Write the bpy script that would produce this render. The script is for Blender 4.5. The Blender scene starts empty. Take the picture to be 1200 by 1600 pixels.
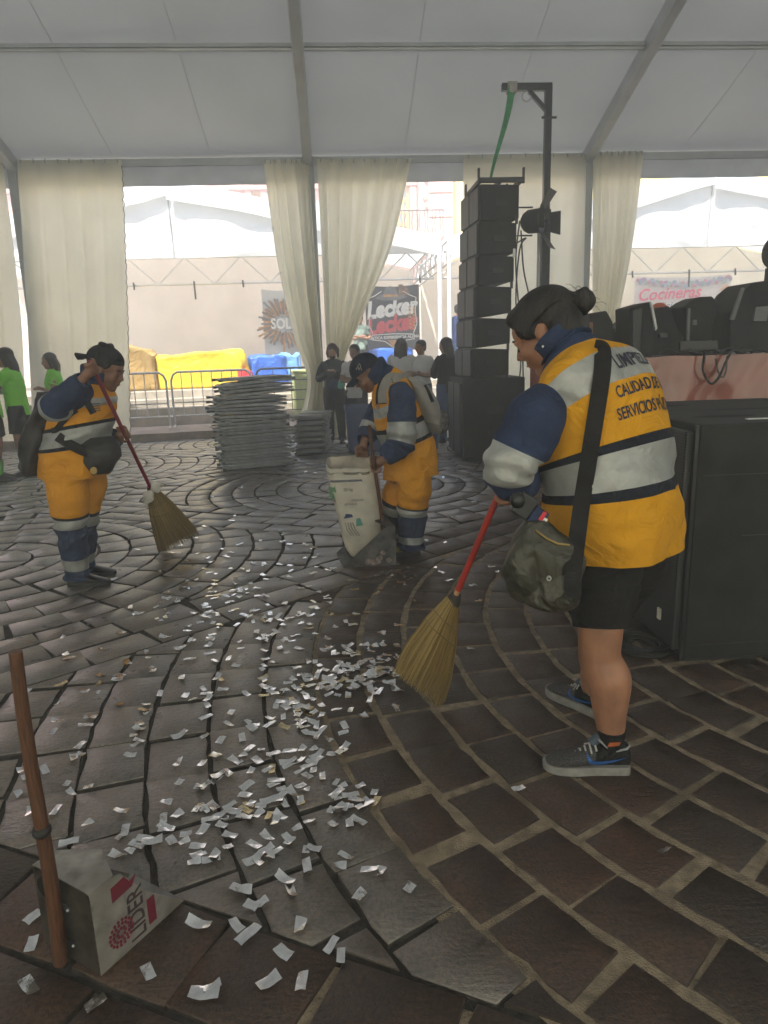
import bpy, math, random
import numpy as np
from mathutils import Vector, Matrix, noise
random.seed(7)
rnd = random.Random(11)
SC = bpy.context.scene
COL = SC.collection

# ------------------------------------------------------------------ camera
CAM_H, FPX = 1.48, 1085.67
YAW, PITCH, ROLL = 0.0629, -0.2279, -0.0305
_f = Vector((math.sin(YAW)*math.cos(PITCH), math.cos(YAW)*math.cos(PITCH), math.sin(PITCH)))
_r = Vector((math.cos(YAW), -math.sin(YAW), 0)); _u = _r.cross(_f)
CR = _r*math.cos(ROLL) + _u*math.sin(ROLL)
CU = -_r*math.sin(ROLL) + _u*math.cos(ROLL)
CF = _f
CAMP = Vector((0, 0, CAM_H))
cam_d = bpy.data.cameras.new('camera'); cam = bpy.data.objects.new('camera', cam_d); COL.objects.link(cam)
cam_d.sensor_fit = 'VERTICAL'; cam_d.sensor_height = 24.0; cam_d.lens = 24.0*FPX/1600.0
cam_d.clip_start = 0.05; cam_d.clip_end = 600
_m = Matrix(((CR.x, CU.x, -CF.x, CAMP.x), (CR.y, CU.y, -CF.y, CAMP.y), (CR.z, CU.z, -CF.z, CAMP.z), (0, 0, 0, 1)))
cam.matrix_world = _m
SC.camera = cam
HAZE = .020

# ------------------------------------------------------------------ sky, sun, exposure
SUN_EL, SUN_AZ = math.radians(58), math.radians(208)     # azimuth clockwise from +Y: the sun stands high behind the camera, a little left
w = bpy.data.worlds.new('World'); SC.world = w; w.use_nodes = True
nt = w.node_tree; nt.nodes.clear()
sky = nt.nodes.new('ShaderNodeTexSky'); sky.sky_type = 'NISHITA'; sky.sun_disc = False
sky.sun_elevation = SUN_EL; sky.sun_rotation = SUN_AZ
sky.air_density = 1.0; sky.dust_density = 2.5
bg = nt.nodes.new('ShaderNodeBackground'); bg.inputs[1].default_value = 0.15
wo = nt.nodes.new('ShaderNodeOutputWorld')
nt.links.new(sky.outputs[0], bg.inputs[0]); nt.links.new(bg.outputs[0], wo.inputs[0])
sd = bpy.data.lights.new('sun', 'SUN'); sun = bpy.data.objects.new('sun', sd); COL.objects.link(sun)
sd.energy = 5.0; sd.angle = math.radians(0.53); sd.color = (1, .97, .91)
_sv = Vector((math.sin(SUN_AZ)*math.cos(SUN_EL), math.cos(SUN_AZ)*math.cos(SUN_EL), math.sin(SUN_EL)))
sun.rotation_euler = _sv.to_track_quat('Z', 'Y').to_euler()
sun.location = _sv*60
vs = SC.view_settings
vs.view_transform = 'Standard'; vs.look = 'None'; vs.gamma = 1.0; vs.exposure = 1.45
SC.render.engine = 'CYCLES'
cy = SC.cycles
cy.max_bounces = 10; cy.diffuse_bounces = 6; cy.glossy_bounces = 4; cy.transmission_bounces = 6
cy.sample_clamp_indirect = 6.0; cy.caustics_reflective = False; cy.caustics_refractive = False
cy.volume_bounces = 2
cy.use_denoising = True

# ------------------------------------------------------------------ pixel -> place (the photograph's 1200 x 1600 pixels)
def ray(px, py): return CF + CR*((px-600)/FPX) - CU*((py-800)/FPX)
def gp(px, py, z=0.0):
    d = ray(px, py); return CAMP + d*((z-CAM_H)/d.z)
def yp(px, py, Y):
    d = ray(px, py); return CAMP + d*(Y/d.y)
def dp(px, py, depth): return CAMP + ray(px, py)*depth
def zat(g, py):
    lo, hi = 0.0, 9.0
    for _ in range(40):
        m = (lo+hi)/2; d = Vector((g[0], g[1], m)) - CAMP
        y = 800 - FPX*d.dot(CU)/d.dot(CF)
        if y > py: lo = m
        else: hi = m
    return m
def pix(P):
    d = Vector(P) - CAMP; w_ = d.dot(CF)
    return 600 + FPX*d.dot(CR)/w_, 800 - FPX*d.dot(CU)/w_, w_

# ------------------------------------------------------------------ materials
MATS = {}
def mat(name, col, rough=.7, metal=0.0, var=.15, scale=12.0, bump=.0, bscale=120.0, col2=None, spec=.5, stretch=None, dirt=None, coat=0.0, detail=4.0, wrinkle=0.0, wscale=9.0):
    if name in MATS: return MATS[name]
    m = bpy.data.materials.new(name); m.use_nodes = True; MATS[name] = m
    n, l = m.node_tree.nodes, m.node_tree.links
    b = n['Principled BSDF']
    b.inputs['Roughness'].default_value = rough; b.inputs['Metallic'].default_value = metal
    b.inputs['Specular IOR Level'].default_value = spec
    if coat: b.inputs['Coat Weight'].default_value = coat
    tc = n.new('ShaderNodeTexCoord'); src = tc.outputs['Object']
    if stretch:
        mp = n.new('ShaderNodeMapping'); mp.inputs['Scale'].default_value = stretch
        l.new(src, mp.inputs[0]); src = mp.outputs[0]
    c = (*col, 1)
    nz = n.new('ShaderNodeTexNoise'); nz.inputs['Scale'].default_value = scale; nz.inputs['Detail'].default_value = detail
    l.new(src, nz.inputs['Vector'])
    rp = n.new('ShaderNodeValToRGB')
    c2 = col2 if col2 else tuple(max(0, x*(1-2*var)) for x in col)
    c1 = col if col2 else tuple(min(1, x*(1+var)) for x in col)
    rp.color_ramp.elements[0].color = (*c2, 1); rp.color_ramp.elements[0].position = .3
    rp.color_ramp.elements[1].color = (*c1, 1); rp.color_ramp.elements[1].position = .7
    l.new(nz.outputs[0], rp.inputs[0])
    out = rp.outputs[0]
    if dirt:
        n2 = n.new('ShaderNodeTexNoise'); n2.inputs['Scale'].default_value = scale*.25; n2.inputs['Detail'].default_value = 8
        l.new(src, n2.inputs['Vector'])
        r2 = n.new('ShaderNodeValToRGB'); r2.color_ramp.elements[0].position = .52; r2.color_ramp.elements[1].position = .72
        l.new(n2.outputs[0], r2.inputs[0])
        mx = n.new('ShaderNodeMixRGB'); mx.inputs[2].default_value = (*dirt, 1)
        l.new(r2.outputs[0], mx.inputs[0]); l.new(out, mx.inputs[1]); out = mx.outputs[0]
    l.new(out, b.inputs['Base Color'])
    if bump:
        nb = n.new('ShaderNodeTexNoise'); nb.inputs['Scale'].default_value = bscale; nb.inputs['Detail'].default_value = 5
        l.new(src, nb.inputs['Vector'])
        bp = n.new('ShaderNodeBump'); bp.inputs['Strength'].default_value = bump; bp.inputs['Distance'].default_value = .01
        l.new(nb.outputs[0], bp.inputs['Height']); l.new(bp.outputs[0], b.inputs['Normal'])
        if wrinkle:
            nw = n.new('ShaderNodeTexNoise'); nw.inputs['Scale'].default_value = wscale; nw.inputs['Detail'].default_value = 3; nw.inputs['Distortion'].default_value = 1.6; nw.inputs['Roughness'].default_value = .45
            l.new(src, nw.inputs['Vector'])
            mw = n.new('ShaderNodeMath'); mw.operation = 'ABSOLUTE'; sw_ = n.new('ShaderNodeMath'); sw_.operation = 'SUBTRACT'; sw_.inputs[1].default_value = .5
            l.new(nw.outputs[0], sw_.inputs[0]); l.new(sw_.outputs[0], mw.inputs[0])
            bw = n.new('ShaderNodeBump'); bw.inputs['Strength'].default_value = wrinkle; bw.inputs['Distance'].default_value = .06; bw.invert = True
            l.new(mw.outputs[0], bw.inputs['Height']); l.new(bw.outputs[0], bp.inputs['Normal'])
    return m

def fabric(name, col, trans, tcol=None, var=.06, scale=3.0, bump=.15, bscale=30.0, spots=None):
    """thin cloth: part diffuse, part translucent"""
    if name in MATS: return MATS[name]
    m = bpy.data.materials.new(name); m.use_nodes = True; MATS[name] = m
    n, l = m.node_tree.nodes, m.node_tree.links
    n.remove(n['Principled BSDF']); out = n['Material Output']
    tc = n.new('ShaderNodeTexCoord')
    nz = n.new('ShaderNodeTexNoise'); nz.inputs['Scale'].default_value = scale; nz.inputs['Detail'].default_value = 6
    l.new(tc.outputs['Object'], nz.inputs['Vector'])
    def ramp(c):
        r = n.new('ShaderNodeValToRGB')
        r.color_ramp.elements[0].color = (*[x*(1-2*var) for x in c], 1); r.color_ramp.elements[0].position = .3
        r.color_ramp.elements[1].color = (*[min(1, x*(1+var)) for x in c], 1); r.color_ramp.elements[1].position = .7
        l.new(nz.outputs[0], r.inputs[0]); return r.outputs[0]
    d = n.new('ShaderNodeBsdfDiffuse'); t = n.new('ShaderNodeBsdfTranslucent'); mx = n.new('ShaderNodeMixShader')
    l.new(ramp(col), d.inputs[0]); l.new(ramp(tcol or col), t.inputs[0])
    mx.inputs[0].default_value = trans
    g = n.new('ShaderNodeBsdfGlossy'); g.inputs['Roughness'].default_value = .45
    m2 = n.new('ShaderNodeMixShader'); m2.inputs[0].default_value = .03
    nb = n.new('ShaderNodeTexNoise'); nb.inputs['Scale'].default_value = bscale; nb.inputs['Detail'].default_value = 4
    l.new(tc.outputs['Object'], nb.inputs['Vector'])
    bp = n.new('ShaderNodeBump'); bp.inputs['Strength'].default_value = bump; bp.inputs['Distance'].default_value = .01
    l.new(nb.outputs[0], bp.inputs['Height'])
    for s in (d, t, g): l.new(bp.outputs[0], s.inputs['Normal'])
    l.new(d.outputs[0], mx.inputs[1]); l.new(t.outputs[0], mx.inputs[2])
    l.new(mx.outputs[0], m2.inputs[1]); l.new(g.outputs[0], m2.inputs[2]); l.new(m2.outputs[0], out.inputs[0])
    return m

# ------------------------------------------------------------------ objects
RM = {}
def tag(o, label=None, cat=None, group=None, kind=None):
    if label: o['label'] = label
    if cat: o['category'] = cat
    if group: o['group'] = group
    if kind: o['kind'] = kind
    return o
def thing(name, label, cat, loc=(0, 0, 0), rz=0.0, group=None, kind=None):
    o = bpy.data.objects.new(name, None); COL.objects.link(o); o.empty_display_size = .1
    o.location = loc; o.rotation_euler = (0, 0, rz)
    RM[o.name] = Matrix.Translation(Vector(loc)) @ Matrix.Rotation(rz, 4, 'Z')
    return tag(o, label, cat, group, kind)
def copy_tree(o, parent=None):
    c = o.copy(); COL.objects.link(c); c.parent = parent
    for ch in list(o.children): copy_tree(ch, c)
    return c
def perp(d):
    d = Vector(d).normalized(); a = Vector((0, 0, 1)) if abs(d.z) < .9 else Vector((1, 0, 0))
    x = d.cross(a).normalized(); return x, d.cross(x).normalized()
def frame(c, x, y, z):
    return Matrix(((x[0], y[0], z[0], c[0]), (x[1], y[1], z[1], c[1]), (x[2], y[2], z[2], c[2]), (0, 0, 0, 1)))
def catmull(P, n):
    """resample rows of numbers smoothly, n samples"""
    P = np.asarray(P, float); k = len(P)
    if k == 2: return np.array([P[0]+(P[1]-P[0])*t for t in np.linspace(0, 1, n)])
    out = []
    for s in np.linspace(0, k-1, n):
        i = min(int(s), k-2); t = s-i
        p1, p2 = P[i], P[i+1]
        p0 = P[i-1] if i > 0 else 2*p1-p2
        p3 = P[i+2] if i+2 < k else 2*p2-p1
        out.append(.5*((2*p1)+(p2-p0)*t+(2*p0-5*p1+4*p2-p3)*t*t+(3*p1-p0-3*p2+p3)*t**3))
    return np.array(out)

class MB:
    def __init__(s): s.v = []; s.f = []; s.m = []
    def add(s, vs_, fs_, m=0):
        o = len(s.v); s.v += [tuple(p) for p in vs_]
        for f in fs_: s.f.append(tuple(i+o for i in f)); s.m.append(m)
        return s
    def box(s, c, size, M=None, m=0, rz=0.0):
        hx, hy, hz = [x/2 for x in size]
        P = [Vector((x, y, z)) for z in (-hz, hz) for y in (-hy, hy) for x in (-hx, hx)]
        R = M if M is not None else Matrix.Rotation(rz, 3, 'Z')
        P = [Vector(c) + R @ p for p in P]
        return s.add(P, [(0, 2, 3, 1), (4, 5, 7, 6), (0, 1, 5, 4), (2, 6, 7, 3), (0, 4, 6, 2), (1, 3, 7, 5)], m)
    def bar(s, a, b, w_, h, m=0, up=(0, 0, 1)):
        a, b = Vector(a), Vector(b); d = (b-a); L = d.length; d.normalize()
        up = Vector(up)
        if abs(d.dot(up)) > .98: up = Vector((0, 1, 0))
        x = d.cross(up).normalized(); z = x.cross(d)
        M = Matrix(((x.x, d.x, z.x), (x.y, d.y, z.y), (x.z, d.z, z.z)))
        return s.box((a+b)/2, (w_, L, h), M, m)
    def tube(s, pts, r, n=10, m=0, cap=True):
        pts = [Vector(p) for p in pts]; k = len(pts)
        rs = r if hasattr(r, '__len__') else [r]*k
        o = len(s.v); x = None
        for i in range(k):
            d = (pts[min(i+1, k-1)]-pts[max(i-1, 0)]).normalized()
            if x is None: x, y = perp(d)
            else:
                x = (x - d*x.dot(d)).normalized(); y = d.cross(x)
            for j in range(n):
                a = 2*math.pi*j/n
                s.v.append(tuple(pts[i]+(x*math.cos(a)+y*math.sin(a))*rs[i]))
        for i in range(k-1):
            for j in range(n):
                a, b = o+i*n+j, o+i*n+(j+1) % n
                s.f.append((a, b, b+n, a+n)); s.m.append(m)
        if cap:
            s.f.append(tuple(o+j for j in reversed(range(n)))); s.m.append(m)
            s.f.append(tuple(o+(k-1)*n+j for j in range(n))); s.m.append(m)
        return s
    def rings(s, R, m=0, cap=True, mfun=None, closed=True):
        """loft through rows of points"""
        k, n = len(R), len(R[0]); o = len(s.v)
        for row in R: s.v += [tuple(p) for p in row]
        for i in range(k-1):
            for j in range(n if closed else n-1):
                a, b = o+i*n+j, o+i*n+(j+1) % n
                s.f.append((a, b, b+n, a+n)); s.m.append(mfun(i, j) if mfun else m)
        if cap and closed:
            s.f.append(tuple(o+j for j in reversed(range(n)))); s.m.append(mfun(0, 0) if mfun else m)
            s.f.append(tuple(o+(k-1)*n+j for j in range(n))); s.m.append(mfun(k-2, 0) if mfun else m)
        return s
    def grid(s, fn, nu, nv, m=0, mfun=None):
        return s.rings([[fn(j/(nv-1), i/(nu-1)) for j in range(nv)] for i in range(nu)], m, False, mfun, False)
    def ell(s, c, r, M=None, nu=12, nv=16, m=0):
        R = M if M is not None else Matrix.Identity(3); c = Vector(c)
        rows = []
        for i in range(nu+1):
            t = -math.pi/2 + math.pi*i/nu; t = max(-1.5, min(1.5, t))
            rows.append([c + R @ Vector((r[0]*math.cos(t)*math.cos(2*math.pi*j/nv), r[1]*math.cos(t)*math.sin(2*math.pi*j/nv), r[2]*math.sin(t))) for j in range(nv)])
        return s.rings(rows, m)
    def prism(s, poly, o, x, y, th, m=0):
        """2-D polygon laid at o with axes x, y, given thickness along x cross y (centred)"""
        o, x, y = Vector(o), Vector(x).normalized(), Vector(y).normalized(); z = x.cross(y)*th/2
        n = len(poly)
        P = [o+x*a+y*b-z for a, b in poly]+[o+x*a+y*b+z for a, b in poly]
        F = [tuple(reversed(range(n))), tuple(range(n, 2*n))]+[(i, (i+1) % n, (i+1) % n+n, i+n) for i in range(n)]
        return s.add(P, F, m)
    def build(s, name, mats, parent=None, smooth=None, bevel=0.0, world=True, sub=0):
        if not isinstance(mats, (list, tuple)): mats = [mats]
        V = s.v
        if parent is not None and world and parent.name in RM:
            I = RM[parent.name].inverted(); V = [tuple(I @ Vector(p)) for p in V]
        me = bpy.data.meshes.new(name); me.from_pydata(V, [], s.f)
        for m_ in mats: me.materials.append(m_)
        if len(mats) > 1: me.polygons.foreach_set('material_index', s.m)
        if smooth is not None:
            me.polygons.foreach_set('use_smooth', [True]*len(s.f))
            if smooth < 180: me.set_sharp_from_angle(angle=math.radians(smooth))
        me.update()
        o = bpy.data.objects.new(name, me); COL.objects.link(o)
        if parent is not None:
            o.parent = parent
            if parent.name in RM: RM[o.name] = RM[parent.name]
        if bevel:
            b = o.modifiers.new('bevel', 'BEVEL'); b.width = bevel; b.segments = 2; b.limit_method = 'ANGLE'
            me.polygons.foreach_set('use_smooth', [True]*len(s.f)); b.harden_normals = True
        if sub:
            q_ = o.modifiers.new('sub', 'SUBSURF'); q_.levels = sub; q_.render_levels = sub
        return o

def text_mesh(s, mat_, parent, o, x, y, size, name='lettering', align='CENTER', th=.002, shear=0.0, bold=0.0, warp=None, squash=1.0, bend=None):
    """flat lettering as a mesh: o = anchor, x / y = directions on the surface"""
    cu = bpy.data.curves.new('tmp_text', 'FONT'); cu.body = s; cu.size = size; cu.align_x = align; cu.align_y = 'CENTER'
    cu.shear = shear; cu.offset = bold; cu.resolution_u = 3
    ob = bpy.data.objects.new('tmp_text', cu); COL.objects.link(ob)
    dg = bpy.context.evaluated_depsgraph_get(); me = bpy.data.meshes.new_from_object(ob.evaluated_get(dg))
    bpy.data.objects.remove(ob); bpy.data.curves.remove(cu)
    o, x, y = Vector(o), Vector(x).normalized(), Vector(y).normalized()
    b = MB()
    b.v = []
    for v in me.vertices:
        a, c = v.co.x*squash, v.co.y
        if bend: p = bend(a, c)
        else: p = o+x*a+y*c+x.cross(y)*th
        b.v.append(tuple(p))
    b.f = [tuple(p.vertices) for p in me.polygons]; b.m = [0]*len(b.f)
    bpy.data.meshes.remove(me)
    return b.build(name, mat_, parent)
# ================================================================== SETTING
S = 0.9548
TD, TE, TX0, BAY, SL = 12.68, 4.668, -5.075, 4.774, 0.3492      # tent wall distance, eave height, first post, bay, roof slope
EYE = 1.48

def stone_mat(name, ca, cb, cm, rough=.5, crough=.40, cior=1.75, cwt=1.0):
    m = bpy.data.materials.new(name); m.use_nodes = True
    n, l = m.node_tree.nodes, m.node_tree.links; b = n['Principled BSDF']
    tc = n.new('ShaderNodeTexCoord'); geo = n.new('ShaderNodeNewGeometry'); oi = n.new('ShaderNodeObjectInfo')
    add = n.new('ShaderNodeMath'); add.operation = 'ADD'; l.new(geo.outputs['Random Per Island'], add.inputs[0]); l.new(oi.outputs['Random'], add.inputs[1])
    fr = n.new('ShaderNodeMath'); fr.operation = 'FRACT'; l.new(add.outputs[0], fr.inputs[0])
    rp = n.new('ShaderNodeValToRGB'); e = rp.color_ramp.elements
    e[0].color = (*ca, 1); e[1].color = (*cb, 1); mid = e.new(.5); mid.color = (*cm, 1)
    l.new(fr.outputs[0], rp.inputs[0])
    nz = n.new('ShaderNodeTexNoise'); nz.inputs['Scale'].default_value = 9; nz.inputs['Detail'].default_value = 8; l.new(tc.outputs['Object'], nz.inputs['Vector'])
    mr = n.new('ShaderNodeMapRange'); mr.inputs[1].default_value = .3; mr.inputs[2].default_value = .7; mr.inputs[3].default_value = .55; mr.inputs[4].default_value = 1.35
    l.new(nz.outputs[0], mr.inputs[0])
    mul = n.new('ShaderNodeVectorMath'); mul.operation = 'SCALE'; l.new(rp.outputs[0], mul.inputs[0]); l.new(mr.outputs[0], mul.inputs['Scale'])
    nf = n.new('ShaderNodeTexNoise'); nf.inputs['Scale'].default_value = 75; nf.inputs['Detail'].default_value = 4; l.new(tc.outputs['Object'], nf.inputs['Vector'])
    nl = n.new('ShaderNodeTexNoise'); nl.inputs['Scale'].default_value = 1.7; nl.inputs['Detail'].default_value = 6; l.new(tc.outputs['Object'], nl.inputs['Vector'])
    fa = n.new('ShaderNodeMapRange'); fa.inputs[1].default_value = .32; fa.inputs[2].default_value = .6; fa.inputs[3].default_value = .3; fa.inputs[4].default_value = 1.15; l.new(nf.outputs[0], fa.inputs[0])
    fb = n.new('ShaderNodeMapRange'); fb.inputs[1].default_value = .35; fb.inputs[2].default_value = .65; fb.inputs[3].default_value = .7; fb.inputs[4].default_value = 1.2; l.new(nl.outputs[0], fb.inputs[0])
    mm = n.new('ShaderNodeMath'); mm.operation = 'MULTIPLY'; l.new(fa.outputs[0], mm.inputs[0]); l.new(fb.outputs[0], mm.inputs[1])
    mul2 = n.new('ShaderNodeVectorMath'); mul2.operation = 'SCALE'; l.new(mul.outputs[0], mul2.inputs[0]); l.new(mm.outputs[0], mul2.inputs['Scale'])
    l.new(mul2.outputs[0], b.inputs['Base Color'])
    # hewn relief: streaks plus grit
    mp = n.new('ShaderNodeMapping'); mp.inputs['Scale'].default_value = (1, 2.6, 1); mp.inputs['Rotation'].default_value = (0, 0, .35)
    l.new(tc.outputs['Object'], mp.inputs[0])
    n1 = n.new('ShaderNodeTexNoise'); n1.inputs['Scale'].default_value = 26; n1.inputs['Detail'].default_value = 7; n1.inputs['Roughness'].default_value = .6; l.new(mp.outputs[0], n1.inputs['Vector'])
    n2 = n.new('ShaderNodeTexNoise'); n2.inputs['Scale'].default_value = 5; n2.inputs['Detail'].default_value = 3; l.new(tc.outputs['Object'], n2.inputs['Vector'])
    n3 = n.new('ShaderNodeTexNoise'); n3.inputs['Scale'].default_value = 110; n3.inputs['Detail'].default_value = 2; l.new(tc.outputs['Object'], n3.inputs['Vector'])
    b1 = n.new('ShaderNodeBump'); b1.inputs['Strength'].default_value = .36; b1.inputs['Distance'].default_value = .02; l.new(n1.outputs[0], b1.inputs['Height'])
    b2 = n.new('ShaderNodeBump'); b2.inputs['Strength'].default_value = .2; b2.inputs['Distance'].default_value = .03; l.new(n2.outputs[0], b2.inputs['Height']); l.new(b1.outputs[0], b2.inputs['Normal'])
    b3 = n.new('ShaderNodeBump'); b3.inputs['Strength'].default_value = .6; b3.inputs['Distance'].default_value = .004; l.new(n3.outputs[0], b3.inputs['Height']); l.new(b2.outputs[0], b3.inputs['Normal'])
    l.new(b3.outputs[0], b.inputs['Normal'])
    m2 = n.new('ShaderNodeMapRange'); m2.inputs[3].default_value = rough-.12; m2.inputs[4].default_value = rough+.2; m2.inputs[1].default_value = .3; m2.inputs[2].default_value = .7
    l.new(nz.outputs[0], m2.inputs[0]); l.new(m2.outputs[0], b.inputs['Roughness'])
    b.inputs['Specular IOR Level'].default_value = .8 if cwt == 1.0 else .45
    b.inputs['Coat Weight'].default_value = cwt; b.inputs['Coat Roughness'].default_value = crough; b.inputs['Coat IOR'].default_value = cior
    cb_ = n.new('ShaderNodeBump'); cb_.inputs['Strength'].default_value = .42; cb_.inputs['Distance'].default_value = .012; l.new(n1.outputs[0], cb_.inputs['Height'])
    cc_ = n.new('ShaderNodeBump'); cc_.inputs['Strength'].default_value = .4; cc_.inputs['Distance'].default_value = .003; l.new(n3.outputs[0], cc_.inputs['Height']); l.new(cb_.outputs[0], cc_.inputs['Normal']); l.new(cc_.outputs[0], b.inputs['Coat Normal'])
    return m
STONE = stone_mat('paving_stone_grey', (.125, .096, .072), (.080, .064, .050), (.102, .075, .055), .36)
STONER = stone_mat('paving_stone_red', (.062, .031, .019), (.040, .026, .018), (.050, .028, .018), .44, .42, 1.5, .25)
JOINT = mat('joint_dirt', (.045, .039, .033), .9, var=.3, scale=30, bump=.6, bscale=90)
MORTAR = mat('mortar', (.27, .215, .15), .9, var=.25, scale=25, bump=.8, bscale=160, dirt=(.13, .10, .07))

b = MB(); b.add([(-36, -15, -.015), (36, -15, -.015), (36, 41, -.015), (-36, 41, -.015)], [(0, 1, 2, 3)])
ground = tag(b.build('ground', JOINT), 'dark earth bedding under the paving stones', kind='structure')

def clip(poly, n, c):
    """keep n.p >= c"""
    out = []
    for i in range(len(poly)):
        a, b_ = poly[i], poly[(i+1) % len(poly)]
        da, db = a[0]*n[0]+a[1]*n[1]-c, b_[0]*n[0]+b_[1]*n[1]-c
        if da >= 0: out.append(a)
        if da*db < 0:
            t = da/(da-db); out.append((a[0]+(b_[0]-a[0])*t, a[1]+(b_[1]-a[1])*t))
    return out
def area(p): return .5*sum(p[i][0]*p[(i+1) % len(p)][1]-p[(i+1) % len(p)][0]*p[i][1] for i in range(len(p)))
E1, E2 = (.778, .628), (.9, -.436)
NL, NV = (-.628, .778), (.436, .9)
C1, M0 = 3.515*S, 1.357*S
VB0, VSP, VW = 5.226*S, 3.75*S, .72*S
UW, USP = .52*S, 4.62*S
FC = (3.35*S, 3.4*S)
stones = []
def in_view(p): return -7.5 < p[0] < 7 and .5 < p[1] < 13.1
def ring_cell(cx, cy, halfs, r0, rmax, dr, tl, gap, a0=0.0, rsplit=99):
    k = 0; r = r0
    while r < rmax:
        ra, rb = r, r+dr; rm = (ra+rb)/2
        nst = max(5, int(2*math.pi*rm/tl)); off = rnd.random()*6.28 if a0 is None else a0+(k % 2)*.5*2*math.pi/nst
        for i in range(nst):
            ta, tb = off+2*math.pi*(i+rnd.uniform(-.07, .07))/nst, off+2*math.pi*(i+1+rnd.uniform(-.07, .07))/nst
            if not in_view((cx+rm*math.cos((ta+tb)/2), cy+rm*math.sin((ta+tb)/2))): continue
            g = gap/2; gr = g*(1.25 if r < rsplit else .62); q0, q1 = ra+gr, rb-gr; g = g if r < rsplit else g*.62
            if q0 < .02: q0 = .02
            P = []
            for j in range(5): t = ta+g/q1+(tb-ta-2*g/q1)*j/4; P.append((cx+q1*math.cos(t), cy+q1*math.sin(t)))
            for j in range(5): t = tb-g/q0-(tb-ta-2*g/q0)*j/4; P.append((cx+q0*math.cos(t), cy+q0*math.sin(t)))
            for n_, c_ in halfs:
                P = clip(P, n_, c_+g)
                if len(P) < 3: break
            if len(P) >= 3 and area(P) > .006: stones.append(P)
        r += dr; k += 1
def strip(o, d, nrm, w_, rows, L, tl, gap, halfs):
    rw = w_/rows
    for k in range(rows):
        t = -L+rnd.random()*tl
        while t < L:
            ln = tl*rnd.uniform(.82, 1.2); g = gap/2
            P = []
            sh = rnd.uniform(-.03, .03)
            for (a, b_) in ((t+g, k*rw+g), (t+ln*.5, k*rw+g), (t+ln-g, k*rw+g), (t+ln-g+sh, (k+1)*rw-g), (t+ln*.5, (k+1)*rw-g), (t+g+sh, (k+1)*rw-g)):
                P.append((o[0]+d[0]*a+nrm[0]*b_, o[1]+d[1]*a+nrm[1]*b_))
            t += ln
            if not in_view(P[0]): continue
            for n_, c_ in halfs:
                P = clip(P, n_, c_+g)
                if len(P) < 3: break
            if len(P) >= 3 and abs(area(P)) > .005: stones.append(P if area(P) > 0 else P[::-1])
neg = lambda n: (-n[0], -n[1])
# the big fan in front, then the plain courses below it
ring_cell(FC[0], FC[1], [(neg(NL), -C1), (NV, M0)], .12, 5.6*S, .243*S, .3*S, .025, a0=0.1, rsplit=3.5*S)
strip((-1.12*S, 2.05*S), E2, neg(NV), 2.0, 7, 9, .33, .018, [(neg(NL), -C1-.35)])
# the grid of ring medallions beyond, with straight double courses between them
strip((-1.67*S, 3.17*S), E1, NL, UW, 2, 12, .36, .016, [])
for iu in range(0, 4):
    u0 = C1+UW+iu*USP; u1 = u0+USP-UW
    if iu: strip((NL[0]*(u0-UW), NL[1]*(u0-UW)), E1, NL, UW, 2, 16, .36, .016, [])
    for iv in range(-2, 4):
        v0 = VB0+(iv-1)*VSP+VW; v1 = v0+VSP-VW
        det = NL[0]*NV[1]-NL[1]*NV[0]
        uc, vc = (u0+u1)/2, (v0+v1)/2
        cx = (uc*NV[1]-NL[1]*vc)/det; cy = (NL[0]*vc-uc*NV[0])/det
        H_ = [(NL, u0), (neg(NL), -u1), (NV, v0), (neg(NV), -v1)]
        if in_view((cx, cy)) or in_view((cx+2, cy+1)) or in_view((cx-2, cy-1)) or in_view((cx+2, cy-2)):
            ring_cell(cx, cy, H_, .1, 3.6, .252*S, .3*S, .016, a0=iu+iv*.7)
            strip((NV[0]*(v0-VW), NV[1]*(v0-VW)), E2, NV, VW, 3, 18, .34, .016, [(NL, u0), (neg(NL), -u1)])
pavement = thing('pavement', 'brown hewn stone pavement laid in ring medallions', None, kind='structure')
def stone_geo(mb, P, side=1):
    cx = sum(p[0] for p in P)/len(P); cy = sum(p[1] for p in P)/len(P)
    z0 = rnd.uniform(-.004, .004); tx, ty = rnd.uniform(-.012, .012), rnd.uniform(-.012, .012)
    n = len(P)
    J = [(p[0]+rnd.uniform(-.006, .006), p[1]+rnd.uniform(-.006, .006)) for p in P]
    def ring(ins, dz):
        R = []
        for p in J:
            dx, dy = cx-p[0], cy-p[1]; L = math.hypot(dx, dy)+1e-6; k = min(.4, ins/L)
            x, y = p[0]+dx*k, p[1]+dy*k
            R.append((x, y, dz+z0+(x-cx)*tx+(y-cy)*ty))
        return R
    V = ring(0, -.028)+ring(.001, -.004)+ring(.005, 0)
    F = [(i, (i+1) % n, (i+1) % n+n, i+n) for i in range(n)]+[(i+n, (i+1) % n+n, (i+1) % n+2*n, i+2*n) for i in range(n)]+[tuple(range(2*n, 3*n))]
    mb.add(V, F); mb.m[-len(F):-len(F)+n] = [side]*n
def pxarea(P):
    Q = []
    for p in P:
        d = Vector((p[0], p[1], 0))-CAMP
        if d.dot(CF) < .2: return 0
        x, y, _ = pix((p[0], p[1], 0)); Q.append((x, y))
    mx, my = sum(q[0] for q in Q)/len(Q), sum(q[1] for q in Q)/len(Q)
    if not (-40 < mx < 1240 and 600 < my < 1680): return 0
    return abs(area(Q))
stones.sort(key=pxarea, reverse=True)
def is_red(P):
    cx, cy = sum(p[0] for p in P)/len(P), sum(p[1] for p in P)/len(P)
    return math.hypot(cx-FC[0], cy-FC[1]) < 3.58*S or NV[0]*cx+NV[1]*cy < M0
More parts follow.
